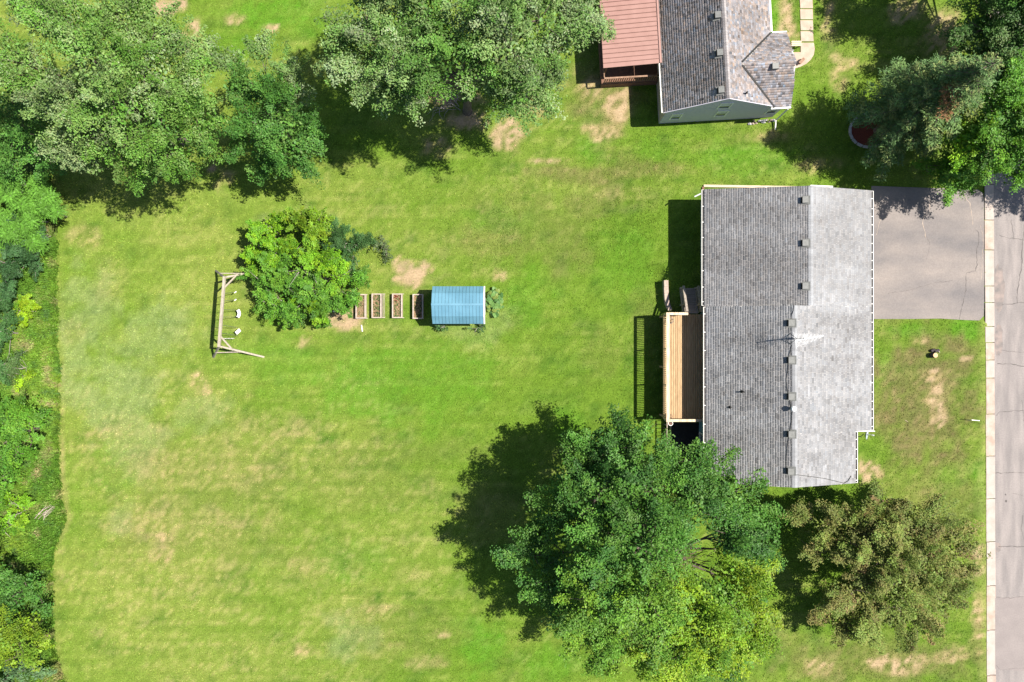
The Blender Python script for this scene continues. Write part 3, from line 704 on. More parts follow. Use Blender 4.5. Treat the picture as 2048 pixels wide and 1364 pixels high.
# stairs going down along the wall
st = thing('deck_stairs', 'weathered grey wooden stairs with two handrails from the deck to the raised ground', 'stairs', (11.55, 2.6, .6))
nt = 6
for i in range(nt):
    z = DZ - .02 - (i + .5) * (DZ - .62) / nt; y = DY1 + .06 + i * .285
    for k in range(2): MB().box(11.12, 11.98, y + k * .14, y + k * .14 + .128, z - .035, z + random.uniform(-.004, .004)).build('tread', M['stairwood'], st)
for x in (11.06, 12.02):
    MB().bar((x, DY1 + .06, DZ - .16), (x, 3.5, .60), .05, .24).build('stringer', M['greywood'], st)
    MB().bar((x - .01, DY1 + .14, RZ - .03), (x - .01, 3.55, .62 + .92), .15, .045).build('handrail', M['greywood'], st)
    for k in range(2):
        y = 2.35 + k * 1.1; zt = RZ - .06 - (y - DY1) / (3.55 - DY1) * (RZ - 1.56)
        MB().box(x - .045, x + .045, y - .045, y + .045, .5, zt).build('stair_post', M['greywood'], st)
    for k in range(2):
        o_ = .28 + k * .28
        MB().bar((x, DY1 + .14, RZ - .05 - o_), (x, 3.5, 1.52 - o_), .035, .09).build('stair_rail', M['greywood'], st)
# curved block wall that holds the raised ground
rw = thing('retaining_wall', 'short curved retaining wall of tan blocks beside the deck stairs', 'wall', P(1331, 590))
pts = [(1330.5, 561), (1331, 574), (1331.5, 587), (1332.5, 600), (1335, 611), (1339.5, 621)]
for i, (a, b) in enumerate(zip(pts[:-1], pts[1:])):
    for lay in range(3):
        wv = .27 if lay == 2 else .24
        aa = Vector(P(*a, .45)); bb = Vector(P(*b, .45)); dd_ = (bb - aa) * .008
        aa += dd_; bb -= dd_
        z = .02 + lay * .22 + (.05 if i == 0 else 0)
        aa.z = bb.z = z + .11
        MB().bar(aa, bb, wv + random.uniform(-.01, .02), .212).build('block', M['block'], rw)

# lower patio, railings and pots
pa = MB().slab([P(x, y)[:2] for x, y in ((1343, 960), (1400, 960), (1400, 846), (1343, 846))], -.05, .045).build('patio', M['patio']); tag(pa, 'dark paved patio below the deck', kind='structure')
pf = thing('patio_railing', 'low dark wooden railing at the patio edge half under the tree', 'railing', P(1339, 870))
X, Y, _ = P(1340, 900, .9); 
MB().bar((X - .18, -5.25, .85), (X - .18, -7.9, .85), .06, .06).build('top_rail', M['greywood'], pf)
for i in range(11): MB().box(X - .2, X - .16, -5.3 - i * .25, -5.26 - i * .25, 0, .82).build('baluster', M['greywood'], pf)
MB().bar((X + .12, -5.2, .5), (X + .12, -7.9, .5), .10, .05).build('bench_slat', M['greywood'], pf)
MB().box(X + .08, X + .16, -5.35, -5.27, 0, .475).box(X + .08, X + .16, -7.8, -7.72, 0, .475).build('bench_leg', M['greywood'], pf)
for (px, py, lab, cone) in [(1340, 641, 'dark wire plant stand in the deck corner by the stairs', 0), (1339, 833, 'round brown pot in the deck corner nearest the big tree', 1)]:
    X, Y, _ = P(px, py, DZ + .2)
    t = thing('plant_stand' if not cone else 'flower_pot', lab, 'plant stand' if not cone else 'pot', (X, Y, DZ))
    if cone:
        MB().tube([(X, Y, DZ + .003), (X, Y, DZ + .28)], [.12, .18], 16).build('pot', M['terracotta'], t)
        MB().tube([(X, Y, DZ + .281), (X, Y, DZ + .286)], .16, 16).build('potting_soil', M['soil'], t)
    else:
        for r_, z in ((.19, .32), (.16, .16)): MB().tube([(X + r_ * math.cos(a), Y + r_ * math.sin(a), DZ + z) for a in np.linspace(0, 2 * math.pi, 15)], .014, 5, False).build('wire_ring', M['steel'], t)
        for k in range(4):
            a = k * math.pi / 2 + .4
            MB().tube([(X + .10 * math.cos(a), Y + .10 * math.sin(a), DZ + .003), (X + .19 * math.cos(a), Y + .19 * math.sin(a), DZ + .32)], .014, 5).build('wire_leg', M['steel'], t)
            MB().bar((X - .15 * math.cos(a), Y - .15 * math.sin(a), DZ + .16), (X + .15 * math.cos(a), Y + .15 * math.sin(a), DZ + .16), .02, .012).build('wire_shelf', M['steel'], t)
X, Y, _ = P(1341, 845, 2.35)
bf = thing('bird_feeder', 'small round white-rimmed feeder hung outside the deck railing', 'feeder', (X, Y - .02, 2.2))
MB().tube([(X + .14 * math.cos(a), Y - .05 + .14 * math.sin(a), 2.36) for a in np.linspace(0, 2 * math.pi, 17)], .022, 6, False).build('rim', M['white'], bf)
MB().tube([(X, Y - .05, 2.27), (X, Y - .05, 2.33)], [.10, .13], 16).build('tray', M['terracotta'], bf)
MB().bar((X, Y + .10, 2.42), (X, Y - .04, 2.36), .02, .02).build('bracket', M['steel'], bf)

# ------------------------------------------------------------------ neighbouring house
TH = R(3.2); CT, STH = math.cos(TH), math.sin(TH)
def N(u, v, z): return (9.57 + u * CT - v * STH, 14.43 + u * STH + v * CT, z)
nh = thing('neighbour_house', 'house with mottled brown-grey shingle roof and blue-grey gable wall with windows', 'house', N(3.5, 3, 0))
VE = 11.0; UR = 3.52; UW = 7.04; NE_, NR = 2.4, 4.4; kk = (NR - NE_) / UR
def nprism_v(prof, v0, v1):
    n = len(prof); m = MB(); m.v = [N(u, v0, z) for u, z in prof] + [N(u, v1, z) for u, z in prof]
    m.f = [tuple(range(n)), tuple(n + i for i in reversed(range(n)))] + [(i, n + i, n + (i + 1) % n, (i + 1) % n) for i in range(n)]
    return m
nz_ = lambda u: NE_ + kk * (u if u < UR else UW - u)
nprism_v([(.22, -.1), (6.9, -.1), (6.9, nz_(6.9) - .12), (UR, NR - .12), (.22, nz_(.22) - .12)], .05, VE - .2).build('wall', M['wall_grey'], nh)
nprism_v([(.205, -.1), (.219, -.1), (.219, nz_(.22) - .13), (.205, nz_(.22) - .13)], .08, VE - .2).build('west_wall', M['wall_cream'], nh)
GV0, GV1, GVM, GZ = -.08, 4.62, 2.27, 3.78; GU = 8.05; gk = (GZ - NE_) / (GVM - GV0)
def gp(us, prof):
    n = len(prof); m = MB(); m.v = [N(us[0], v, z) for v, z in prof] + [N(us[1], v, z) for v, z in prof]
    m.f = [tuple(reversed(range(n))), tuple(n + i for i in range(n))] + [((i + 1) % n, n + (i + 1) % n, n + i, i) for i in range(n)]
    return m
gp((6.85, 7.78), [(.06, -.1), (4.4, -.1), (4.4, NE_ - .02), (GVM, GZ - .14), (.06, NE_ - .02)]).build('wall', M['wall_grey'], nh)
nroof = add(nprism_v([(0, NE_), (UR, NR), (UR, NR - .1), (0, NE_ - .1)], 0, VE), nprism_v([(UR, NR), (UW, NE_), (UW, NE_ - .1), (UR, NR - .1)], 0, VE))
u_end = lambda z: UW - (z - NE_) / kk
gh = MB()
gh.hexa([N(UW - .05, GV0, NE_ - .1), N(GU, GV0, NE_ - .1), N(GU - .12, GVM, GZ - .1), N(u_end(GZ) + .1, GVM, GZ - .1), N(UW - .05, GV0, NE_), N(GU, GV0, NE_), N(GU - .12, GVM, GZ), N(u_end(GZ), GVM, GZ)])
gh.hexa([N(UW - .05, GV1, NE_ - .1), N(u_end(GZ) + .1, GVM, GZ - .1), N(GU - .12, GVM, GZ - .1), N(GU, GV1, NE_ - .1), N(UW - .05, GV1, NE_), N(u_end(GZ), GVM, GZ), N(GU - .12, GVM, GZ), N(GU, GV1, NE_)])
nroof = add(nroof, gh).build('roof', M['trim'], nh)
vd = np.array(N(0, 1, 0)) - np.array(N(0, 0, 0)); ud = np.array(N(1, 0, 0)) - np.array(N(0, 0, 0)); zd = np.array((0, 0, 1.0))
ls = math.hypot(UR, NR - NE_); cs = UR / ls
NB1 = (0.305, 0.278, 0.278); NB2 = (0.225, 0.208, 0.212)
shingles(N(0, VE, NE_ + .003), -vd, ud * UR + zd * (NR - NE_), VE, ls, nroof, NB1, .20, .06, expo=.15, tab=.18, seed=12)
def keep_front(a, dd_):
    u = UW - dd_ * cs; z = NE_ + kk * (UW - u)
    zgb = GZ - gk * np.abs(a - GVM)
    return ~((a > GV0) & (a < GV1) & (zgb > z))
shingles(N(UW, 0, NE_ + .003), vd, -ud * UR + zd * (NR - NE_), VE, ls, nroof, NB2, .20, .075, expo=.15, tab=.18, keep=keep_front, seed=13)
lgs = math.hypot(GVM - GV0, GZ - NE_); cg = (GVM - GV0) / lgs
U0 = u_end(GZ) - .02
def keep_g(a, dd_):
    u = U0 + a; z = NE_ + dd_ * cg * gk; return (u > UW - (z - NE_) / kk) & (u < GU - .12 * dd_ / lgs)
shingles(N(U0, GV0, NE_ + .003), ud, vd * (GVM - GV0) + zd * (GZ - NE_), GU - U0, lgs, nroof, NB1, .22, .08, expo=.15, tab=.18, keep=keep_g, seed=14)
shingles(N(GU, GV1, NE_ + .003), -ud, -vd * (GV1 - GVM) + zd * (GZ - NE_), GU - U0, lgs, nroof, NB1, .22, .08, expo=.15, tab=.18, keep=lambda a, d_: keep_g(GU - U0 - a, d_), seed=15)
for v in (GV0, GV1):
    MB().bar(N(UW - .03, v, NE_ + .05), N(u_end(GZ) + .02, GVM + (.1 if v > GVM else -.1), GZ + .045), .11, .03).build('valley_strip', M['vent_dark'], nroof)
# ridge cap of the neighbour house
V = []; F = []; C = []; v = 0
while v < VE - .01:
    b = len(V); g = random.uniform(.85, 1.12)
    for (vv, zz) in ((v, .04), (min(v + .16, VE), .028)): V += [N(UR - .13, vv, NR - .13 * kk + zz - .006), N(UR, vv, NR + zz), N(UR + .13, vv, NR - .13 * kk + zz - .006)]
    F += [(b, b + 1, b + 4, b + 3), (b + 1, b + 2, b + 5, b + 4)]; C += [np.array((.30, .28, .28)) * g] * 6; v += .16
o = meshobj('ridge_cap', V, F, M['shingle'], nroof, cols=np.array(C)); o['kind'] = 'stuff'
for (px, py) in [(1435, 32), (1439, 107), (1442, 181)]:
    x, y, _ = P(px, py, 4.2); u = (x - 9.57) * CT + (y - 14.43) * STH; z = nz_(u) + .02
    for nm, me in (('roof_vent', vm), ('vent_louvre', vl), ('vent_flange', vf)):
        o = put(nm, me, nroof, (x, y, z)); o.rotation_euler.z = TH
x, y, _ = P(1543, 139, 3.2); z = GZ - gk * abs(-(x - 9.57) * STH + (y - 14.43) * CT - GVM)
o = put('roof_vent', vm, nroof, (x, y, z + .02)); o.rotation_euler.z = TH + R(90)
x, y, _ = P(1488, 191, 3.4); u = (x - 9.57) * CT + (y - 14.43) * STH
MB().tube([(x, y, nz_(u)), (x, y, nz_(u) + .35)], .05, 10).build('vent_pipe', M['vent_dark'], nroof)
# gutters and rake boards
MB().hexa([N(-.12, 0, NE_ - .12), N(-.005, 0, NE_ - .12), N(-.005, VE, NE_ - .12), N(-.12, VE, NE_ - .12), N(-.12, 0, NE_ - .02), N(-.09, 0, NE_ - .02), N(-.09, VE, NE_ - .02), N(-.12, VE, NE_ - .02)]).build('gutter', M['white'], nh)
MB().bar(N(UW + .06, GV1 + .1, NE_ - .03), N(UW + .06, VE, NE_ - .03), .11, .10).build('gutter', M['white'], nh)
MB().bar(N(UW + .1, GV1 + .05, NE_ - .03), N(GU, GV1 + .05, NE_ - .03), .08, .10).build('gutter', M['white'], nh)
MB().bar(N(UW - .25, GV0 - .05, NE_ - .04), N(GU, GV0 - .05, NE_ - .04), .10, .12).build('gutter', M['white'], nh)
MB().bar(N(GU - .15, GV0 - .1, NE_ - .1), N(GU - .12, GV0 - .14, .25), .07, .07).bar(N(GU - .12, GV0 - .14, .25), N(GU - .16, GV0 - .75, .12), .07, .07).build('downspout', M['white'], nh)
MB().bar(N(0, -.02, NE_ - .05), N(UR, -.02, NR - .05), .04, .10).bar(N(UR, -.02, NR - .05), N(UW, -.02, NE_ - .05), .04, .10).build('rake_board', M['wall_grey'], nh)
# windows on the gable wall
def nwin(u, z, w_, h_, blind=False):
    m = MB()
    def bx(u0, u1, z0, z1, d0, d1):
        q = [N(u0, .05 - d1, z0), N(u1, .05 - d1, z0), N(u1, .05 - d0, z0), N(u0, .05 - d0, z0), N(u0, .05 - d1, z1), N(u1, .05 - d1, z1), N(u1, .05 - d0, z1), N(u0, .05 - d0, z1)]
        return MB().hexa(q)
    f = .08
    m = bx(u - w_ / 2 - f, u - w_ / 2, z - h_ / 2 - f, z + h_ / 2 + f, -.03, .05)
    for q in (bx(u + w_ / 2, u + w_ / 2 + f, z - h_ / 2 - f, z + h_ / 2 + f, -.03, .05), bx(u - w_ / 2, u + w_ / 2, z + h_ / 2, z + h_ / 2 + f, -.03, .05), bx(u - w_ / 2, u + w_ / 2, z - h_ / 2 - f, z - h_ / 2, -.03, .05)): add(m, q)
    wd = m.build('window', M['white'], nh)
    bx(u - w_ / 2, u + w_ / 2, z - h_ / 2, z + h_ / 2, -.02, .012).build('pane', M['glass'], wd)
    bx(u - w_ / 2, u + w_ / 2, z - .02, z + .02, .013, .03).build('sash_bar', M['white'], wd)
    bx(u - w_ / 2 + .02, u + w_ / 2 - .02, z + .05 if not blind else z - h_ / 2 + .3, z + h_ / 2 - .01, .013, .02).build('blind', M['blind'], wd)
nwin(1.05, 1.35, .55, .95); nwin(3.95, 1.45, .6, .95); nwin(3.72, 2.95, .65, .85, True); nwin(7.25, 1.4, .55, .8)
# lap siding lines on the gable wall
for i in range(13):
    z = .12 + i * .18
    MB().hexa([N(.23, .036, z), N(6.88, .036, z), N(6.88, .049, z), N(.23, .049, z), N(.23, .046, z + .17), N(6.88, .046, z + .17), N(6.88, .049, z + .17), N(.23, .049, z + .17)]).build('siding_board', M['wall_grey'], nh)
# covered porch
po = thing('covered_porch', 'porch with ribbed dusty-red metal roof on the near side of the mottled roof house', 'porch', N(-1.7, 6, 0))
PV0, PV1, PUL, PUR = 3.05, 11.0, -3.62, -.02
zp = lambda u: 2.32 + (u - PUL) / (PUR - PUL) * .30
npn = 27; pv = (PV1 - PV0) / npn
for i in range(npn):
    v0 = PV0 + i * pv; v1 = v0 + pv - .012
    e = .02 * (i % 2)
    MB().hexa([N(PUL, v0, zp(PUL) - .05), N(PUR, v0, zp(PUR) - .05), N(PUR, v1, zp(PUR) - .05), N(PUL, v1, zp(PUL) - .05), N(PUL, v0, zp(PUL)), N(PUR, v0, zp(PUR)), N(PUR, v1, zp(PUR)), N(PUL, v1, zp(PUL))]).build('roof_panel', M['redroof'], po)
    MB().bar(N(PUL, v1 + .006, zp(PUL) + .012), N(PUR, v1 + .006, zp(PUR) + .012), .03, .05).build('roof_rib', M['redroof_rib'], po)
MB().bar(N(PUR - .03, PV0, zp(PUR) + .03), N(PUR - .03, PV1, zp(PUR) + .03), .12, .03).build('flashing', M['redroof'], po)
MB().bar(N(PUL + .25, PV0 + .1, 2.2), N(PUL + .25, PV1, 2.2), .09, .14).build('beam', M['redwood'], po)
for v in (3.2, 6.6, 10.4): MB().bar(N(PUL + .25, v, -.1), N(PUL + .25, v, 2.13), .1, .1).build('post', M['redwood'], po)
MB().hexa([N(PUL + .1, 2.65, -.05), N(.2, 2.65, -.05), N(.2, PV1, -.05), N(PUL + .1, PV1, -.05), N(PUL + .1, 2.65, .55), N(.2, 2.65, .55), N(.2, PV1, .55), N(PUL + .1, PV1, .55)]).build('platform', M['redwood'], po)
MB().bar(N(PUL + .15, 2.7, 1.5), N(.15, 2.7, 1.5), .1, .05).build('top_rail', M['porchwood'], po)
MB().bar(N(PUL + .15, 2.7, .7), N(.15, 2.7, .7), .06, .05).build('bottom_rail', M['porchwood'], po)
for i in range(24): MB().bar(N(PUL + .25 + i * .145, 2.7, .7), N(PUL + .25 + i * .145, 2.7, 1.48), .05, .05).build('baluster', M['porchwood'], po)
MB().bar(N(PUL + .15, 2.75, 1.5), N(PUL + .15, PV1, 1.5), .06, .1).build('top_rail', M['porchwood'], po)
# front path with slabs, steps
pth = thing('garden_path', None, None, P(1613, 40)); pth['kind'] = 'structure'
sy = [-130, -108, -86, -64, -42, -22, -2, 18, 40, 62, 84]
for i, (a, b) in enumerate(zip(sy[:-1], sy[1:])):
    ox = (84 - a) * .02
    MB().slab([P(x, y)[:2] for x, y in ((1602 - ox, b - 1), (1627 - ox, b - 1), (1626 - ox, a + 1), (1601 - ox, a + 1))], -.05, .045 + random.uniform(-.006, .006)).build('path_slab', M['path'], pth)
MB().slab([P(x, y)[:2] for x, y in reversed([(1601, 86), (1627, 86), (1629, 98), (1627, 110), (1621, 120), (1612, 128), (1600, 134), (1590, 137), (1578, 137), (1578, 105), (1601, 105)])], -.05, .05).build('path_slab', M['path'], pth)
stp = thing('wooden_bench', 'small tan wooden bench by the front path of the mottled roof house', 'bench', P(1594, 88))
for k in range(3): MB().bar(P(1583, 83.5 + k * 3.6, .42), P(1603, 83 + k * 3.6, .42), .10, .03).build('slat', M['timber'], stp)
for px in (1586, 1600): MB().bar(P(px, 83, .38), P(px, 93, .38), .05, .05).bar(P(px, 84, 0), P(px, 84, .36), .05, .05).bar(P(px, 92, 0), P(px, 92, .36), .05, .05).build('leg', M['porchwood'], stp)
bb = thing('wooden_box', 'small brown wooden box at the foot of the curved path', 'box', P(1603, 122))
q = MB().bar(P(1600, 126, .15), P(1607, 118, .15), .16, .26).build('box_body', M['porchwood'], bb); MB().bar(P(1599.6, 126.4, .30), P(1607.4, 117.6, .30), .2, .03).build('lid', M['porchwood'], bb)

# ------------------------------------------------------------------ garden shed
SX0, SX1 = -5.09, -1.72
sh = thing('garden_shed', 'small garden shed with sky blue ribbed metal gambrel roof', 'shed', ((SX0 + SX1) / 2, 2.31, 0))
prof = [(1.12, 1.62), (1.58, 2.06), (2.31, 2.32), (3.04, 2.06), (3.50, 1.62)]
wp = [(1.26, -.05), (3.36, -.05), (3.36, 1.70), (3.01, 2.0), (2.31, 2.26), (1.61, 2.0), (1.26, 1.70)]
m = MB(); n = len(wp); m.v = [(SX0 + .12, y, z) for y, z in wp] + [(SX1 - .08, y, z) for y, z in wp]
m.f = [tuple(reversed(range(n))), tuple(n + i for i in range(n))] + [(i, (i + 1) % n, n + (i + 1) % n, n + i) for i in range(n)]
m.build('wall', M['shedwall'], sh)
npn = 15; pw = (SX1 - SX0 - .1) / npn
for (y0, z0), (y1, z1) in zip(prof[:-1], prof[1:]):
    nl = Vector((0, -(z1 - z0), (y1 - y0))).normalized() * .02
    pm = MB().hexa([(.004, y0, z0), (pw - .004, y0, z0), (pw - .004, y1, z1), (.004, y1, z1), (.004, y0 + nl.y, z0 + nl.z), (pw - .004, y0 + nl.y, z0 + nl.z), (pw - .004, y1 + nl.y, z1 + nl.z), (.004, y1 + nl.y, z1 + nl.z)]).mesh('roof_panel', M['blueroof'])
    sm_ = MB().bar((0, y0 + nl.y, z0 + nl.z), (0, y1 + nl.y, z1 + nl.z), .022, .035).mesh('roof_seam', M['bluerib'])
    for i in range(npn):
        put('roof_panel', pm, sh, (SX0 + i * pw, 0, 0))
        put('roof_seam', sm_, sh, (SX0 + i * pw, 0, 0))
MB().bar((SX0 - .02, 2.31, 2.355), (SX1 - .08, 2.31, 2.355), .13, .02).build('ridge_flashing', M['blueroof'], sh)
for (y0, z0), (y1, z1) in zip(prof[:-1], prof[1:]): MB().bar((SX1 - .05, y0, z0 + .01), (SX1 - .05, y1, z1 + .01), .09, .07).build('verge_trim', M['white'], sh)
dr_ = MB().box(SX1 - .079, SX1 - .055, 1.75, 2.30, .02, 1.72).build('door', M['white'], sh); MB().box(SX1 - .054, SX1 - .03, 2.2, 2.24, .8, 1.0).build('handle', M['steel'], dr_)
dr_ = MB().box(SX1 - .079, SX1 - .055, 2.32, 2.87, .02, 1.72).build('door', M['white'], sh); MB().box(SX1 - .054, SX1 - .03, 2.38, 2.42, .8, 1.0).build('handle', M['steel'], dr_)

# ------------------------------------------------------------------ leafy things
class Leaf:
    """collects leaves (small folded quads) for one crown"""
    def __init__(s): s.p = []; s.n = []; s.sz = []; s.c = []; s.d = []
    def add(s, p, n, sz, c, d=None):
        s.p.append(p); s.n.append(n); s.sz.append(sz); s.c.append(c)
        if d is None: d = RNG.normal(0, 1, p.shape)
        s.d.append(d)
    def count(s): return sum(len(a) for a in s.p)
    def build(s, name, m, parent, asp=0.62):
        p = np.concatenate(s.p); n = np.concatenate(s.n); sz = np.concatenate(s.sz); c = np.concatenate(s.c); d = np.concatenate(s.d)
        n /= np.linalg.norm(n, axis=1)[:, None] + 1e-9
        d = d - n * np.sum(d * n, 1)[:, None]; d /= np.linalg.norm(d, axis=1)[:, None] + 1e-9
        w = np.cross(n, d)
        h = sz[:, None] * .5
        V = np.stack([p - d * h, p + w * h * asp - n * h * .18, p + d * h - n * h * .12, p - w * h * asp - n * h * .18], 1)
        mN = len(p); b = np.arange(mN)[:, None] * 4
        F = np.concatenate([b + np.array([0, 1, 2]), b + np.array([0, 2, 3])], 0)
        return meshobj(name, V.reshape(-1, 3), F, m, parent, cols=np.repeat(np.clip(c, .004, .7), 4, 0))

def clump_leaves(lf, center, rad, n, size, col, flat=.7, up=.9, jit=.14):
    q = RNG.normal(0, 1, (n, 3)); q /= np.linalg.norm(q, axis=1)[:, None] + 1e-9
    q *= (RNG.random((n, 1)) ** .45) * rad; q[:, 2] *= flat
    nn = RNG.normal(0, .62, (n, 3)) + q / (rad + 1e-6) * .55; nn[:, 2] += up
    c = np.array(col)[None] * (1 + RNG.normal(0, jit, (n, 1))) * (1 + RNG.normal(0, .06, (n, 3)))
    lf.add(center + q, nn, size * RNG.uniform(.65, 1.25, n), c)

def spray_leaves(lf, center, out, rad, n, size, col, up=.9, jit=.10):
    """leaves of one leafy twig: long along its direction, wide, thin"""
    d = np.array(out, float); d[2] = d[2] * .55 + .05; d /= np.linalg.norm(d) + 1e-9
    sd = np.cross(d, (0, 0, 1.0)); sd /= np.linalg.norm(sd) + 1e-9; nv = np.cross(sd, d)
    a = RNG.uniform(-1, 1, (n, 1)); w_ = RNG.normal(0, .42, (n, 1)) * (1.05 - .55 * a); t_ = RNG.normal(0, .2, (n, 1))
    p = center + d * a * rad * 1.25 + sd * w_ * rad * .8 + nv * (t_ * rad - .12 * rad * a * a)
    nn = RNG.normal(0, .36, (n, 3)) + nv * .8 + (RNG.normal(0, .4, 3) + d * .2)[None]; nn[:, 2] += up * .5
    c = np.array(col)[None] * (1 + RNG.normal(0, jit, (n, 1))) * (1 + RNG.normal(0, .06, (n, 3)))
    lf.add(p, nn, size * RNG.uniform(.65, 1.25, n), c)

def lobe_clumps(center, r, rz, density, shell=.5):
    """twig centres of one lobe, gathered into boughs with gaps between them"""
    k = max(6, int(density * r * r * 4))
    nb_ = max(3, int(2.6 * r * r))
    q = RNG.normal(0, 1, (nb_, 3)); q /= np.linalg.norm(q, axis=1)[:, None]
    q[:, 2] = np.where(q[:, 2] < -.3, -q[:, 2] * .8, q[:, 2])
    bo = q * RNG.uniform(shell + .22, 1.02, (nb_, 1)) * np.array([r, r, rz])
    tint = RNG.uniform(.72, 1.25, nb_)
    w_ = RNG.integers(0, nb_, k)
    p = bo[w_] + RNG.normal(0, 1, (k, 3)) * np.array([.25, .25, .13]) * min(1.0, .45 + .3 * r)
    t = tint[w_]
    m = k // 9
    q = RNG.normal(0, 1, (m, 3)); q /= np.linalg.norm(q, axis=1)[:, None]
    p[:m] = q * RNG.uniform(.3, .95, (m, 1)) * np.array([r, r, rz]); t[:m] = .85
    return np.array(center) + p, t

def pal_pick(pal):
    w_ = np.array([p[1] for p in pal], float); return np.array(pal[RNG.choice(len(pal), p=w_ / w_.sum())][0])

def tree(name, label, cat, base, lobes, pals, leaf=.15, per=42, dens=1.9, crad=.55, trunk=.22, barkm='bark', leafm='leaf', group=None, fork=.38, bare=0, flat=.7, shell=.5, twigs=True):
    """base: photo pixel of the trunk foot; lobes: (px,py,z,r,rz,palette index) as seen in the photo"""
    bz = thp(*base); B = Vector((*P(*base)[:2], bz))
    t = thing(name, label, cat, B, group)
    L = [(np.array(P(a, b, z)), r, rz, k) for (a, b, z, r, rz, k) in lobes]
    top = max(l[0][2] + l[2] for l in L); zc = np.mean([l[0][2] for l in L])
    cxy = np.mean([l[0][:2] for l in L], 0)
    lf = Leaf(); tr = MB()
    H1 = zc * fork
    F1 = Vector((B.x + (cxy[0] - B.x) * .2, B.y + (cxy[1] - B.y) * .2, B.z + H1))
    T1 = Vector((cxy[0], cxy[1], zc + (top - zc) * .45))
    tr.tube([B - Vector((0, 0, .1)), B + Vector((0, 0, .15)), (B + F1) / 2 + Vector((random.uniform(-.1, .1), random.uniform(-.1, .1), 0)), F1, (F1 + T1) / 2 + Vector((random.uniform(-.3, .3), random.uniform(-.3, .3), 0)), T1], [trunk * 1.35, trunk, trunk * .85, trunk * .75, trunk * .45, trunk * .12], 9)
    for (c, r, rz, k) in L:
        s0 = F1.lerp(T1, random.uniform(0, .55)); e = Vector(c)
        mid = (s0 + e) / 2 + Vector((0, 0, -abs(e.z - s0.z) * .1 - .15 * r)) + Vector([random.uniform(-.2, .2) * r for _ in range(3)])
        tr.tube([s0, mid, e], [trunk * .32, trunk * .2, trunk * .08], 6)
        cl, tnt = lobe_clumps(c, r, rz, dens * 1.25, shell)
        clump_leaves(lf, np.array(c), r * .72, int(110 * r * r), leaf * 1.5, pal_pick(pals[k]), rz / r)  # oversized filler leaves added inside the lobe to block light
        for i, cc in enumerate(cl):
            col = pal_pick(pals[k]) * RNG.uniform(.88, 1.12) * tnt[i]
            spray_leaves(lf, cc, (cc - c) / r + .35 * (cc - np.array([cxy[0], cxy[1], zc])) / (r + 2), crad * RNG.uniform(.7, 1.35), int(per * 2.35 * RNG.uniform(.6, 1.35)), leaf * .80, col)
            if twigs and i % 3 == 0:
                a = Vector(c) * .5 + mid * .5 if i % 2 else Vector(c)
                tr.tube([a, (a + Vector(cc)) / 2 + Vector([random.uniform(-.12, .12) for _ in range(3)]), Vector(cc)], [trunk * .09 + .008, trunk * .05 + .006, .006], 4, False)
        for i in range(bare):
            e2 = Vector(c) + Vector([random.uniform(-1, 1) * r for _ in range(3)])
            tr.tube([e, (e + e2) / 2, e2], [.03, .02, .006], 4, False)
    tr.build('trunk', M[barkm], t, smooth=True)
    lf.build('crown', M[leafm], t)
    return t

G_MAPLE = [((.068, .172, .026), 3), ((.092, .208, .030), 2), ((.048, .132, .026), 2)]
G_YEL = [((.175, .285, .018), 3), ((.135, .255, .020), 3), ((.215, .305, .020), 1)]
G_SILV = [((.165, .265, .075), 3), ((.130, .240, .050), 3), ((.205, .290, .120), 1.2), ((.11, .24, .034), 2)]
G_SILV2 = [((.155, .245, .080), 3), ((.115, .215, .050), 3), ((.215, .290, .140), 1.2)]
G_DARK = [((.058, .155, .028), 3), ((.078, .190, .032), 3), ((.10, .21, .036), 1)]
G_MID = [((.095, .235, .024), 3), ((.125, .270, .026), 2), ((.072, .185, .024), 2)]
G_BRIGHT = [((.135, .300, .016), 3), ((.180, .330, .016), 2), ((.105, .245, .020), 2)]
G_BLUE = [((.058, .140, .040), 3), ((.072, .165, .044), 2), ((.048, .120, .032), 2)]
G_CRAB = [((.190, .218, .056), 3), ((.205, .200, .064), 2), ((.145, .195, .042), 3), ((.22, .165, .07), .4), ((.165, .235, .05), 2.4)]
G_LIME = [((.21, .35, .014), 3), ((.25, .37, .02), 1), ((.13, .27, .02), 1)]
G_YMIX = [((.095, .210, .026), 3), ((.120, .240, .026), 2), ((.145, .265, .024), 1)]

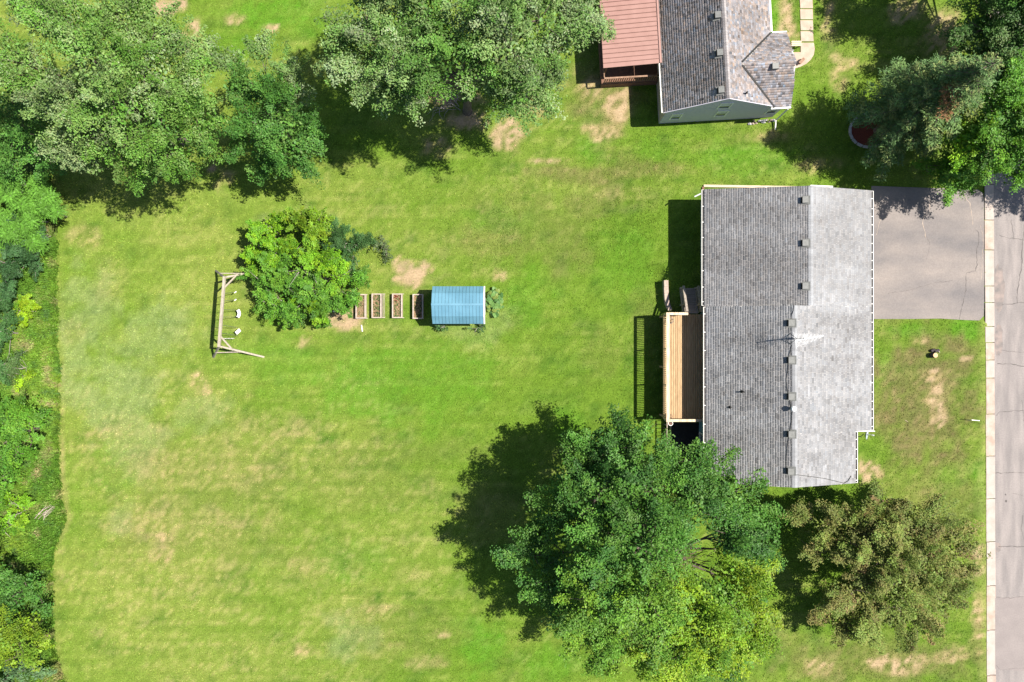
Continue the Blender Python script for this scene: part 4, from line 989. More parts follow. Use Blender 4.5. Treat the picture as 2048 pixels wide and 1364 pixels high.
# ---- big maple beside the house
ML = [(1150, 955, 5.6, 1.75, 1.5, 0), (1210, 900, 5.8, 1.8, 1.6, 0), (1262, 880, 5.6, 1.6, 1.5, 0), (1350, 925, 6.0, 1.7, 1.5, 0), (1412, 955, 6.0, 1.7, 1.6, 0), (1462, 990, 6.2, 1.7, 1.6, 0), (1492, 1038, 6.2, 1.6, 1.6, 0), (1510, 1100, 5.6, 1.1, 1.2, 0),
      (1470, 1165, 6.4, 1.8, 1.6, 1), (1500, 1225, 5.8, 1.6, 1.5, 1), (1450, 1290, 5.6, 1.8, 1.5, 1), (1490, 1310, 4.6, 1.1, 1.1, 0), (1360, 1310, 5.6, 1.8, 1.5, 1), (1290, 1320, 4.8, 1.1, 1.2, 1), (1215, 1280, 5.6, 1.8, 1.6, 2), (1140, 1240, 5.6, 1.7, 1.6, 2), (1100, 1175, 5.6, 1.6, 1.6, 0), (1068, 1110, 5.6, 1.6, 1.5, 0), (1110, 1045, 6.2, 1.8, 1.7, 0),
      (1190, 1000, 8.0, 2.1, 1.9, 0), (1285, 985, 8.4, 2.1, 1.9, 0), (1390, 1020, 8.2, 1.7, 1.6, 0), (1460, 1070, 7.8, 1.5, 1.4, 0), (1190, 1100, 8.8, 2.1, 2.0, 0), (1290, 1080, 10.2, 1.9, 2.0, 0), (1200, 1195, 8.4, 2.1, 2.0, 2), (1295, 1190, 9.4, 1.9, 1.9, 2), (1385, 1215, 8.2, 1.9, 1.8, 1), (1300, 1260, 7.4, 1.8, 1.6, 2), (1430, 1330, 4.6, 1.1, 1.1, 0), (1355, 1350, 4.6, 1.2, 1.2, 1), (1430, 1190, 7.2, 1.5, 1.4, 2), (1440, 1240, 7.0, 1.7, 1.5, 2), (1500, 1165, 5.4, 1.1, 1.1, 0), (1400, 1270, 7.0, 1.6, 1.4, 1), (1250, 1150, 9.0, 1.6, 1.6, 0)]
mp_ = tree('maple_tree', 'largest tree, a broad round dark green crown beside the grey roof', 'tree', (1250, 1030), ML, [G_MAPLE, G_YEL, G_YMIX], leaf=.16, per=62, dens=2.3, crad=.58, trunk=.34, bare=1)

for k in range(34):
    a = random.uniform(-.5, .5) + (math.pi if random.random() < .5 else 0); x, y, z = P(1384 + random.uniform(-38, 38), 1113 + random.uniform(-20, 20), random.uniform(4.2, 5.4)); ln = random.uniform(.5, 1.3)
    MB().tube([(x - ln * .5 * math.cos(a), y - ln * .5 * math.sin(a), z - .2), (x, y + random.uniform(-.1, .1), z), (x + ln * .5 * math.cos(a + .4), y + ln * .5 * math.sin(a + .4), z + random.uniform(-.1, .4))], [.028, .02, .008], 5, False).build('dead_twig', M['deadwood'], mp_)
MB().tube([P(1340, 1110, 5.6), P(1358, 1093, 6.6), P(1385, 1086, 7.4), P(1400, 1080, 8.0)], [.10, .09, .07, .04], 7).build('pale_limb', M['twig'], mp_)

# ---- crab apple in the front yard
CL = [(1590, 1030, 2.8, .9, .8, 0), (1640, 1055, 3.0, 1.2, 1.0, 0), (1625, 1100, 2.8, .8, .7, 0), (1690, 1040, 3.4, 1.4, 1.1, 0), (1765, 1020, 3.2, 1.5, 1.1, 0), (1840, 1040, 3.2, 1.5, 1.1, 0), (1895, 1085, 2.9, 1.4, 1.1, 0), (1905, 1140, 2.4, 1.2, 1.0, 0), (1880, 1200, 2.6, 1.4, 1.1, 0), (1830, 1235, 2.6, 1.5, 1.1, 0), (1740, 1240, 2.6, 1.5, 1.1, 0), (1675, 1235, 2.3, 1.1, .9, 0), (1655, 1200, 2.6, .9, .8, 0), (1710, 1180, 3.6, 1.4, 1.1, 0),
      (1720, 1105, 4.0, 1.5, 1.2, 0), (1790, 1095, 4.4, 1.6, 1.2, 0), (1850, 1140, 3.8, 1.5, 1.2, 0), (1780, 1170, 4.2, 1.6, 1.2, 0), (1850, 1090, 3.6, 1.4, 1.1, 0), (1800, 1060, 3.8, 1.4, 1.1, 0), (1870, 1170, 3.2, 1.3, 1.0, 0), (1800, 1215, 3.2, 1.4, 1.0, 0), (1730, 1060, 3.6, 1.3, 1.0, 0)]
tree('crab_apple_tree', 'spreading olive and rust coloured tree between the house and the kerb', 'tree', (1735, 1100), CL, [G_CRAB], leaf=.14, per=66, dens=3.6, crad=.46, trunk=.16, leafm='leaf_matte', bare=1)

# ---- trees of the northern yard
AL = [(60, 130, 9.5, 1.9, 1.5, 0), (20, 100, 9.5, 1.3, 1.2, 0), (150, 60, 10, 2.0, 1.6, 0), (230, 30, 10, 1.9, 1.5, 0), (310, 60, 9.5, 1.8, 1.5, 0), (90, 20, 9, 1.4, 1.2, 0), (290, 130, 10, 2.0, 1.6, 0), (200, 130, 11, 2.1, 1.7, 0), (130, 190, 9.5, 2.0, 1.6, 1), (230, 210, 10, 2.0, 1.6, 0), (350, 170, 9, 1.8, 1.5, 0), (400, 130, 8, 1.3, 1.2, 0), (390, 215, 8.4, 1.7, 1.5, 2), (320, 255, 8.8, 1.7, 1.5, 2), (160, 270, 8, 1.8, 1.4, 1), (140, 310, 7.4, 1.2, 1.0, 1), (240, 300, 7.4, 1.6, 1.4, 2), (345, 310, 7, 1.5, 1.3, 2), (290, 330, 6.2, 1.1, 1.0, 2), (400, 285, 7, 1.4, 1.3, 2), (185, 330, 6.4, .9, .8, 1)]
tree('poplar_tree', 'tall grey-green silvery tree at the far corner of the lawn', 'tree', (372, 285), AL, [G_SILV, [((.21, .29, .125), 3), ((.14, .23, .065), 2)], [((.11, .235, .034), 3), ((.15, .26, .06), 2), ((.075, .175, .03), 2)]], leaf=.15, per=56, dens=2.1, crad=.55, trunk=.28, group='trees along the northern yard', bare=1)
BL = [(470, 120, 6.5, 1.1, 1.0, 1), (520, 105, 6.5, .9, .9, 1), (580, 140, 6.0, 1.1, 1.0, 1), (480, 180, 7.0, 1.3, 1.2, 0), (545, 185, 7.2, 1.4, 1.3, 0), (605, 190, 6, 1.1, 1.0, 1), (500, 240, 6.8, 1.4, 1.3, 0), (570, 250, 6.6, 1.4, 1.3, 0), (620, 240, 5, 1.0, .9, 0), (530, 290, 5.6, 1.3, 1.2, 0), (590, 300, 5.2, 1.2, 1.1, 0), (480, 285, 5.5, .8, .8, 0), (560, 335, 3.8, 1.0, 1.0, 0), (605, 330, 3.6, .8, .8, 0), (530, 345, 3.4, .7, .7, 0)]
tree('maple_tree', 'smaller dark green tree between the two silvery trees', 'tree', (600, 300), BL, [G_DARK, G_SILV2], leaf=.15, per=54, dens=2.4, crad=.5, trunk=.2, group='trees along the northern yard')
CLs = [(680, 90, 9.5, 1.4, 1.2, 0), (735, 45, 10, 1.8, 1.4, 0), (790, 90, 10.5, 1.9, 1.6, 0), (720, 140, 9.5, 1.5, 1.2, 0), (780, 165, 9.5, 1.6, 1.3, 0), (850, 30, 11, 2.0, 1.6, 1), (890, 100, 11, 2.0, 1.6, 1), (960, 40, 11.5, 2.0, 1.6, 1), (1020, 95, 11, 1.9, 1.6, 0), (1080, 40, 10.5, 1.9, 1.5, 0), (1140, 70, 10, 1.5, 1.2, 0), (1170, 20, 9.5, 1.4, 1.2, 0), (1175, 70, 9, .8, .8, 0), (1100, 120, 9.5, 1.5, 1.2, 0), (1045, 165, 9.4, 1.5, 1.3, 1), (960, 140, 10, 1.5, 1.3, 1), (850, 170, 9.4, 1.4, 1.2, 1), (805, 205, 8.8, 1.0, .9, 0), (1000, 200, 8.6, .9, .8, 0), (1040, 215, 8.4, .9, .7, 0), (780, -20, 10, 1.9, 1.5, 0), (880, -50, 11, 2.1, 1.6, 0), (990, -50, 11, 2.1, 1.6, 0), (1090, -40, 10, 1.9, 1.5, 0), (1000, 20, 12, 1.6, 1.3, 0), (1050, 200, 5.5, 1.2, .9, 0), (1080, 165, 6.5, 1.4, 1.0, 0), (820, 180, 6, 1.3, 1.0, 0), (935, 190, 6.0, .8, .7, 1), (760, 190, 6, 1.1, .9, 0)]
tree('poplar_tree', 'broad silvery green tree next to the red porch roof', 'tree', (935, 222), CLs, [G_SILV2, [((.10, .215, .036), 3), ((.16, .25, .085), 2), ((.075, .165, .03), 2)]], leaf=.15, per=54, dens=2.1, crad=.55, trunk=.3, group='trees along the northern yard', bare=1)
# brush pile under that tree
br = thing('brush_pile', 'dead grey branches under the broad silvery tree', 'branches', P(905, 205))
for k in range(26):
    a = random.uniform(0, 6.28); x, y, _ = P(900 + random.uniform(-22, 22), 205 + random.uniform(-18, 18)); ln = random.uniform(.5, 1.3)
    MB().tube([(x, y, random.uniform(.02, .4)), (x + ln * .5 * math.cos(a), y + ln * .5 * math.sin(a), random.uniform(.1, .7)), (x + ln * math.cos(a + .3), y + ln * math.sin(a + .3), random.uniform(.05, .5))], [.03, .02, .008], 5, False).build('stick', M['twig'], br)

# ---- street corner: conifer, maple, and trees behind them
def conifer(name, label, base, height, rad, pal, dead=(), group=None, droop=.18):
    B = Vector((*P(*base)[:2], 0)); t = thing(name, label, 'tree', B, group)
    tr = MB().tube([B - Vector((0, 0, .1)), B + Vector((0, 0, height * .5)), B + Vector((0, 0, height))], [.24, .15, .02], 9)
    lf = Leaf(); z = 2.3
    while z < height - .2:
        rr = rad * (1 - ((z - 1.2) / (height - 1.2))) ** .7 * random.uniform(.85, 1.12) + .15
        nb_ = random.randint(6, 8); a0 = random.uniform(0, 6.28)
        for k in range(nb_):
            a = a0 + 6.283 * k / nb_ + random.uniform(-.25, .25); ln = rr * random.uniform(.75, 1.15)
            d = np.array([math.cos(a), math.sin(a), .1])
            isd = any(abs(z - dz) < dw and abs((a - da + 3.14) % 6.283 - 3.14) < .6 for dz, dw, da in dead)
            tip = np.array(B) + np.array([math.cos(a) * ln, math.sin(a) * ln, z - droop * ln])
            tr.tube([(B.x, B.y, z), tuple(tip)], [.035, .008], 4, False)
            for s in np.arange(.18, 1.02, .13 / max(ln, .5) * 1.6):
                c = np.array([B.x, B.y, z]) + (tip - np.array([B.x, B.y, z])) * s
                wdt = .5 * (1 - s * .55) * min(1, ln / 2) + .14
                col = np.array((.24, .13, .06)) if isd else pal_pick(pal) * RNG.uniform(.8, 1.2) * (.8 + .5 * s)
                m_ = int(40 * wdt / .4)
                side = np.array([-d[1], d[0], 0]); q = RNG.uniform(-1, 1, (m_, 1))
                p = c + side * q * wdt + d * RNG.normal(0, .09, (m_, 1)) + np.array([0, 0, 1]) * (RNG.normal(0, .06, (m_, 1)) - .10 * q * q)
                dirs = d * .8 + side * np.sign(q) * .9 + RNG.normal(0, .35, (m_, 3))
                nn = RNG.normal(0, .5, (m_, 3)); nn[:, 2] += .9
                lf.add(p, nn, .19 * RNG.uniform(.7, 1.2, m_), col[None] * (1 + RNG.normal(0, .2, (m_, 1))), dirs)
        z += random.uniform(.42, .6)
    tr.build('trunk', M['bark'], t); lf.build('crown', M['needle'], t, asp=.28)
    return t
G_PINE = [((.080, .150, .052), 3), ((.110, .185, .058), 2), ((.165, .205, .07), 1.5)]
conifer('spruce_tree', 'tall dark spruce with a rusty dead patch rising from the brick-edged bed', (1752, 262), 11.5, 3.5, G_PINE, [(8.6, .5, 4.0)])
RL = [(1895, 355, 3.4, 1.2, 1.1, 0), (1945, 330, 5.0, 1.5, 1.4, 0), (1990, 290, 6.4, 1.6, 1.5, 0), (2035, 250, 7.0, 1.7, 1.6, 0), (1940, 280, 6, 1.2, 1.1, 1), (1990, 230, 7, 1.4, 1.3, 0), (2050, 180, 7.6, 1.6, 1.5, 0), (2040, 310, 6, 1.4, 1.3, 0), (2020, 200, 6.0, 1.4, 1.2, 0), (2000, 260, 4.4, 1.5, 1.1, 0), (2040, 220, 4.6, 1.5, 1.1, 0), (2030, 290, 4.2, 1.3, 1.0, 0), (1985, 190, 4.4, 1.2, 1.0, 0), (2055, 345, 5.0, 1.0, 1.0, 0), (1920, 360, 2.6, .8, .8, 0), (2090, 240, 7.4, 1.8, 1.6, 0), (2080, 300, 6, 1.4, 1.4, 0), (2000, 330, 4.4, .9, .9, 0), (1880, 340, 2.0, .8, .8, 0), (1910, 320, 3.4, 1.3, 1.1, 0), (1905, 280, 4, 1.0, .9, 0), (1960, 270, 5, 1.3, 1.2, 0)]
tree('maple_tree', 'bright green leafy tree standing at the corner of driveway and road', 'tree', (1858, 338), RL, [G_MID, G_BRIGHT], leaf=.15, per=56, dens=2.6, crad=.52, trunk=.2)
R2 = [(1965, 60, 4.6, 1.2, 1.1, 0), (2020, 95, 5.2, 1.4, 1.3, 0), (2045, 40, 5.4, 1.5, 1.3, 0), (1985, 125, 4.8, 1.1, 1.0, 0), (2005, 5, 5.0, 1.3, 1.2, 0), (2050, 130, 5.4, 1.3, 1.2, 0), (2090, 80, 5.5, 1.6, 1.4, 0), (1990, 165, 4.2, .9, .9, 0), (1950, 150, 4, .8, .8, 0), (2030, 160, 4.6, 1.3, 1.1, 0), (2000, 60, 4.8, 1.4, 1.2, 0), (1938, 45, 3.6, 1.1, .9, 0), (1930, 95, 3.2, 1.0, .9, 0), (1960, 110, 3.6, 1.2, 1.0, 0), (2010, 130, 3.6, 1.4, 1.0, 0), (1990, 90, 3.4, 1.4, 1.0, 0), (2040, 70, 3.6, 1.4, 1.0, 0), (1985, 30, 3.4, 1.4, 1.0, 0), (2035, 10, 3.6, 1.4, 1.0, 0), (2060, 0, 5, 1.5, 1.2, 0), (1960, 10, 4.4, 1.0, .9, 0)]
tree('juniper_tree', 'loose grey-green tree in the corner above the spruce', 'tree', (1945, 130), R2, [[((.085, .185, .04), 3), ((.13, .21, .07), 2), ((.06, .14, .032), 2)]], leaf=.14, per=50, dens=2.7, crad=.48, trunk=.18, bare=1)
R4 = [(1995, -90, 7, 1.7, 1.5, 0), (2045, -70, 7, 1.6, 1.4, 0), (1980, -130, 7.5, 2.0, 1.6, 0), (2060, -120, 7, 2, 1.6, 0), (2110, -60, 7, 2.1, 1.6, 0), (2165, -10, 7, 2.1, 1.6, 0), (2215, 40, 7, 2.0, 1.6, 0), (2150, -90, 8, 2.0, 1.6, 0), (2060, -40, 5.5, 1.4, 1.1, 0)]
tree('street_tree', 'green tree at the top edge of the picture shading the far front yard', 'tree', (1915, -40), R4, [G_DARK], leaf=.16, per=40, dens=1.8, crad=.55, trunk=.22)
R3 = [(2350, 300, 7, 1.8, 1.5, 0), (2300, 280, 6.5, 1.4, 1.3, 0), (2400, 290, 7, 1.8, 1.5, 0), (2370, 250, 8, 1.8, 1.6, 0), (2320, 310, 6, 1.1, 1.0, 0)]
tree('street_tree', 'tree across the road whose crown shades the asphalt', 'tree', (2140, 340), R3, [G_MID], leaf=.16, per=40, dens=1.8, crad=.5, trunk=.22)
# brick-edged bed round the spruce
rb = thing('tree_ring', 'ring of pale edging blocks with red mulch around the spruce foot', 'tree ring', P(1737, 262))
cx, cy, _ = P(1737, 262)
MB().slab([(cx + 1.18 * math.cos(a), cy + 1.0 * math.sin(a)) for a in np.linspace(0, 2 * math.pi, 28, endpoint=False)], -.02, .06).build('mulch', M['mulch'], rb)
for k in range(18):
    a = 2 * math.pi * k / 18
    p = Vector((cx + 1.27 * math.cos(a), cy + 1.09 * math.sin(a), .07)); tg = Vector((-1.27 * math.sin(a), 1.09 * math.cos(a), 0)).normalized() * .18
    MB().bar(p - tg, p + tg, .13, .17).build('edging_block', M['ring'], rb)

# ---- shrub thicket on the lawn
def shrub(name, label, lobes, pals, leaf=.125, per=56, dens=6.5, crad=.27, group=None, bare=1, leafm='leaf', cat='shrub'):
    bx = np.mean([l[0] for l in lobes]); by = np.mean([l[1] for l in lobes]); x, y, _ = P(bx, by, 1.5)
    lobes = [(a, b, z, r * 1.12, rz * 1.1, k) for (a, b, z, r, rz, k) in lobes]
    return tree(name, label, cat, (1024 + x * SC, 682 - y * SC), lobes, pals, leaf, per, dens, crad, .06, 'twig', leafm, group, fork=.25, bare=bare, flat=.75, shell=.55)
SG = 'shrubs of the thicket on the lawn'
shrub('lilac_shrub', 'yellow-green topmost shrub of the thicket on the lawn', [(600, 445, 2.2, .8, .8, 0), (640, 440, 2.4, .9, .9, 0), (625, 465, 2.4, .8, .8, 0), (655, 458, 2.0, .5, .6, 0)], [[((.16, .285, .018), 3), ((.13, .25, .020), 2), ((.20, .30, .022), 1)]], group=SG)
shrub('lilac_shrub', 'bright green shrub on the upper left side of the thicket', [(545, 455, 1.9, .9, .8, 0), (520, 490, 1.6, .8, .8, 0), (560, 495, 2.2, .9, .9, 0), (585, 505, 2.2, .7, .7, 0), (505, 525, 1.4, .6, .7, 0), (548, 435, 1.6, .5, .6, 0)], [G_BRIGHT], group=SG)
shrub('juniper_shrub', 'dark blue-green shrub on the right side of the thicket', [(675, 465, 1.9, .7, .8, 0), (690, 495, 2.0, .9, .9, 0), (715, 490, 1.6, .8, .8, 0), (708, 512, 1.5, .6, .6, 0), (665, 490, 2.2, .6, .7, 0)], [G_BLUE], leaf=.10, per=60, leafm='leaf_matte', group=SG)
shrub('lilac_shrub', 'mid green shrub in the centre of the thicket', [(600, 540, 2.4, 1.0, .9, 0), (640, 530, 2.4, .9, .9, 1), (580, 580, 2.0, .9, .9, 0), (640, 580, 2.2, 1.0, .9, 0), (680, 555, 2.0, .9, .9, 1), (695, 590, 1.6, .8, .8, 0), (710, 560, 1.5, .7, .7, 0), (550, 545, 2.0, .9, .9, 0), (620, 500, 2.3, .7, .7, 1), (660, 520, 2.2, .7, .7, 1), (665, 600, 1.8, .8, .8, 0)], [G_MID, G_BRIGHT], group=SG)
shrub('lilac_shrub', 'green shrub at the lower left of the thicket near the swings', [(530, 570, 1.6, .9, .8, 0), (515, 545, 1.3, .5, .6, 0), (530, 605, 1.3, .7, .7, 0), (560, 615, 1.6, .8, .8, 0), (590, 620, 1.5, .7, .7, 0), (582, 638, 1.0, .45, .5, 0)], [G_MID], group=SG)
shrub('lilac_shrub', 'lime tipped shrub at the lower edge of the thicket near the beds', [(620, 615, 1.8, .7, .7, 0), (645, 615, 1.6, .7, .7, 1), (640, 635, 1.0, .45, .5, 1), (685, 615, 1.2, .5, .5, 1), (610, 595, 1.9, .5, .5, 0)], [G_BRIGHT, G_MID], group=SG)
shrub('fallen_branch', 'leafy broken branch reaching out from the right of the thicket', [(768, 490, .5, .35, .35, 0), (755, 485, .7, .28, .3, 0), (772, 505, .4, .28, .25, 0)], [[((.10, .14, .06), 3), ((.07, .11, .04), 2)]], per=16, group=None, cat='branch')

# ---- wild edge on the left
LG = 'trees and bushes of the wild edge'
tree('ash_tree', 'dark green tree at the left edge below the tall silvery tree', 'tree', (175, 300), [(25, 205, 5.0, 1.4, 1.2, 0), (85, 225, 5.0, 1.4, 1.2, 0), (35, 270, 5.0, 1.5, 1.2, 0), (100, 285, 4.4, 1.2, 1.0, 0), (-30, 240, 5, 1.5, 1.2, 0), (20, 320, 4, 1.1, 1.0, 0), (110, 330, 3.4, .9, .8, 0), (-20, 310, 4, 1.3, 1.0, 0)], [G_DARK], leaf=.14, per=44, dens=2.2, crad=.48, trunk=.18, group=LG)
def sumac(name, label, spots, col, group=LG):
    """stems topped by rosettes of long feathered leaves"""
    x, y, _ = P(np.mean([s[0] for s in spots]), np.mean([s[1] for s in spots]), 1.2)
    t = thing(name, label, 'shrub', (x, y, 0), group); lf = Leaf(); tr = MB()
    for (px, py, z) in spots:
        c = np.array(P(px, py, z)); f = (x * .35 + c[0] * .65, y * .35 + c[1] * .65, 0)
        tr.tube([f, ((f[0] + c[0]) / 2, (f[1] + c[1]) / 2, z * .6), tuple(c)], [.05, .04, .02], 6)
        a0 = RNG.uniform(0, 6.28); nf = 11
        for k in range(nf):
            a = a0 + 6.283 * k / nf + RNG.normal(0, .15); ln = RNG.uniform(.45, .75); up = RNG.uniform(.05, .5)
            d = np.array([math.cos(a), math.sin(a), 0]); sd = np.array([-d[1], d[0], 0])
            cc = np.array(col) * RNG.uniform(.7, 1.35)
            for s in np.linspace(.15, 1, 10):
                p0 = c + d * ln * s + np.array([0, 0, up * math.sin(s * 2.2) * .5 - .18 * s * s])
                for sg in (-1, 1):
                    lw = .24 * (1 - .55 * s) + .04
                    lf.add((p0 + sd * sg * lw * .45)[None], np.array([[0, 0, 1.]]) + RNG.normal(0, .25, (1, 3)), np.array([lw]), cc[None] * (1 + RNG.normal(0, .12)), (sd * sg + d * .5)[None])
    tr.build('stem', M['twig'], t); lf.build('foliage', M['leaf'], t, asp=.32)
random.seed(3)
sp_ = [(random.uniform(-10, 118), random.uniform(345, 500), random.uniform(1.4, 2.6)) for _ in range(64)]
sp_ = [s for s in sp_ if s[0] < 125 - abs(s[1] - 425) * .5]
sumac('sumac_shrub', 'bright green sumac with feathered leaves at the left lawn edge', sp_, (.095, .225, .028))
shrub('dogwood_shrub', 'dense dark blue-green bush below the sumac', [(20, 480, 1.8, 1.0, .8, 0), (55, 475, 1.6, .8, .7, 0), (60, 520, 1.5, .9, .7, 0), (20, 530, 1.7, 1.0, .8, 0), (15, 570, 1.5, .8, .7, 0), (75, 528, 1.0, .5, .5, 0), (50, 450, 1.6, .7, .7, 0)], [[((.065, .150, .052), 3), ((.050, .12, .040), 2)]], leaf=.11, group=LG)
shrub('willow_shrub', 'yellow-green bush below the dense blue-green bush', [(45, 600, 1.1, .6, .5, 0), (35, 625, 1.1, .55, .5, 0), (28, 640, .8, .4, .4, 0), (52, 618, 1.0, .4, .4, 0)], [G_LIME], leaf=.11, group=LG)
shrub('dogwood_shrub', 'dark bush cut by the left picture edge at mid height', [(2, 600, 1.6, .7, .7, 0), (8, 640, 1.4, .6, .6, 0), (0, 680, 1.3, .6, .6, 0), (12, 665, 1.0, .4, .4, 0), (2, 745, 1.2, .6, .6, 0)], [G_BLUE], leaf=.11, group=LG)
shrub('willow_shrub', 'pale green low bush with lime top beside the wild verge', [(30, 715, .8, .5, .4, 1), (25, 745, .8, .5, .4, 1), (45, 755, .7, .4, .35, 0), (20, 725, .9, .4, .4, 1)], [G_LIME, [((.09, .16, .05), 1)]], leaf=.1, group=LG)
tree('oak_tree', 'mid green tree leaning in from the left edge below the low bushes', 'tree', (85, 850), [(25, 825, 3.4, 1.1, 1.0, 0), (60, 830, 3.2, .8, .8, 0), (45, 865, 3.2, 1.0, .9, 0), (15, 880, 3.6, 1.0, 1.0, 0), (58, 905, 2.6, .7, .7, 0), (25, 930, 2.8, .9, .8, 0), (-10, 850, 4, 1.4, 1.2, 0), (-10, 930, 3.6, 1.2, 1.0, 0), (10, 965, 2.4, .8, .7, 0), (75, 850, 2, .5, .5, 0)], [G_MID], leaf=.14, per=42, dens=2.2, crad=.42, trunk=.15, group=LG)
shrub('bramble_bush', 'light green ragged bush beside the stick heap', [(15, 1000, .9, .7, .5, 0), (40, 1015, .8, .6, .5, 0), (15, 1045, .8, .6, .5, 0), (50, 1030, .7, .4, .4, 0), (5, 1060, .7, .5, .4, 0)], [G_BRIGHT], leaf=.11, dens=3.2, group=LG)
tree('ash_tree', 'dark green tree at the left edge near the bottom corner', 'tree', (80, 1165), [(15, 1170, 3.2, 1.0, .9, 0), (50, 1165, 3, .8, .8, 0), (30, 1200, 3, .9, .8, 0), (75, 1195, 2.4, .6, .6, 0), (-15, 1150, 3.6, 1.3, 1.1, 0), (92, 1225, 2, .45, .5, 0), (70, 1170, 2, .5, .5, 0)], [G_DARK], leaf=.14, per=40, dens=2.2, crad=.42, trunk=.15, group=LG)
tree('box_elder_tree', 'yellow-green tree in the lower left corner', 'tree', (80, 1280), [(20, 1240, 3.2, 1.0, .9, 0), (60, 1245, 3, .9, .8, 0), (35, 1285, 3.4, 1.1, 1.0, 0), (75, 1290, 2.6, .7, .7, 0), (15, 1320, 3, 1.0, .9, 0), (60, 1320, 2.4, .7, .7, 0), (-20, 1280, 4, 1.3, 1.1, 0), (30, 1350, 2.4, 1.0, .8, 1), (75, 1350, 1.6, .7, .6, 1), (0, 1380, 2.4, 1.0, .8, 1)], [[((.18, .28, .02), 3), ((.13, .23, .022), 2)], [((.09, .17, .07), 1)]], leaf=.14, per=42, dens=2.2, crad=.42, trunk=.15, group=LG)
# weeds of the unmown strip
def wild_mask(X, Y): return px_of(X) < border(py_of(Y)) + 1
def wild_col(X, Y):
    px = px_of(X); py = py_of(Y)
    n2 = fbm(px * .05, py * .05, 31, 3); n1 = fbm(px * .018, py * .018, 32, 3)
    c = np.array([.095, .205, .022])[None] * np.ones((len(px), 1))
    t = np.clip(3 * (n1 - .42), 0, 1)[:, None]; c = c * (1 - t) + np.array([.17, .28, .03]) * t
    t = np.clip(4 * (n2 - .60), 0, 1)[:, None]; c = c * (1 - t) + np.array([.26, .22, .11]) * t
    t = np.clip(4 * (.40 - n2), 0, 1)[:, None]; c = c * (1 - t) + np.array([.07, .15, .045]) * t
    return c * (.75 + .5 * n2)[:, None], np.zeros(len(px))
V, F, C = blades(70000, (-37, -29.2), (-25, 11), .10, .42, .10, wild_mask, wild_col, 3, .55)
wd = meshobj('weeds', V, F, M['grass'], cols=C); tag(wd, 'tall mixed weeds along the unmown left edge', 'weeds', kind='stuff')
lfw = Leaf()
for _ in range(1500):
    py = random.uniform(480, 1370); px = random.uniform(-60, float(border(py)) - 6); x, y, _ = P(px, py)
    c0, _ = wild_col(np.array([x]), np.array([y])); clump_leaves(lfw, np.array([x, y, random.uniform(.12, .4)]), random.uniform(.12, .34), 18, .12, c0[0] * random.uniform(.8, 1.3))
wb = lfw.build('broadleaf_weeds', M['leaf_matte'], None); tag(wb, 'broad-leaved undergrowth along the unmown left edge', 'weeds', kind='stuff')
sk = thing('stick_heap', 'heap of bleached sticks on the wild verge', 'sticks', P(95, 1022))
for k in range(16):
    a = random.gauss(.6, .35); x, y, _ = P(95 + random.uniform(-10, 10), 1022 + random.uniform(-9, 9)); ln = random.uniform(.3, .55); z = random.uniform(.15, .4)
    MB().tube([(x - ln * math.cos(a), y - ln * math.sin(a), z), (x + ln * math.cos(a), y + ln * math.sin(a), z + random.uniform(-.1, .12))], [.02, .01], 5).build('stick', M['bedwood'], sk)

# ------------------------------------------------------------------ raised beds, vegetable plant, shed shrubs
BEDS = [(711, 588, 731, 637, 'raised bed nearest the shrub thicket, filled with dry straw', .35), (743, 587, 762.5, 636, 'raised bed second from the thicket with a low trellis and green sprouts', 1.0), (784, 587, 804, 636, 'raised bed third from the thicket with a few reddish plants', .8), (825, 588, 846, 637.5, 'raised bed nearest the blue shed', .7)]
for bi, (x0, y0, x1, y1, lab, gq) in enumerate(BEDS):
    a = P(x0, y1, .38); b = P(x1, y0, .38)
    t = thing('raised_bed', lab, 'raised bed', ((a[0] + b[0]) / 2, (a[1] + b[1]) / 2, 0), 'raised beds in a row beside the shed')
    MB().box(a[0], a[0] + .07, a[1], b[1], -.02, .38).build('side_board', M['bedwood'], t); MB().box(b[0] - .07, b[0], a[1], b[1], -.02, .38).build('side_board', M['bedwood'], t)
    MB().box(a[0] + .071, b[0] - .071, a[1], a[1] + .07, -.02, .375).build('end_board', M['bedwood'], t); MB().box(a[0] + .071, b[0] - .071, b[1] - .07, b[1], -.02, .375).build('end_board', M['bedwood'], t)
    MB().box(a[0] + .071, b[0] - .071, a[1] + .071, b[1] - .071, 0, .24).build('bed_soil', M['soil'], t)
    lf = Leaf()
    for k in range(int(70)):
        c = np.array([random.uniform(a[0] + .1, b[0] - .1), random.uniform(a[1] + .1, b[1] - .1), .27])
        straw = random.random() > gq * .75
        col = (.34, .27, .14) if straw else random.choice([(.09, .16, .05), (.14, .2, .06), (.06, .11, .04)])
        if bi == 2 and c[1] > b[1] - .5 and random.random() < .4: col = (.20, .035, .03)
        clump_leaves(lf, c, .07, 9, .075, col)
    o = lf.build('seedling', M['leaf_matte'], t); o['kind'] = 'stuff'
    if bi == 1:
        for yy in (a[1] + .03, b[1] - .03): MB().bar((b[0] + .005, yy, .30), (b[0] + .24, yy, .30), .04, .05).build('trellis_arm', M['bedwood'], t)
        for k in range(3): MB().bar((b[0] + .06 + k * .07, a[1] + .06, .28), (b[0] + .06 + k * .07, b[1] - .06, .28), .025, .02).build('trellis_wire', M['greywood'], t)
    if bi in (0, 2): MB().bar((b[0] + .004, a[1] + .02, .34), (b[0] + .14, a[1] + .02, .34), .04, .04).bar((b[0] + .004, b[1] - .03, .34), (b[0] + .12, b[1] - .03, .34), .04, .04).build('corner_stub', M['bedwood'], t)
ed = thing('edging_strip', 'short white edging strip on the bare patch by the beds', 'edging', P(724, 655)); MB().bar(P(723, 650, .04), P(725, 663, .04), .06, .08).build('strip', M['white'], ed)
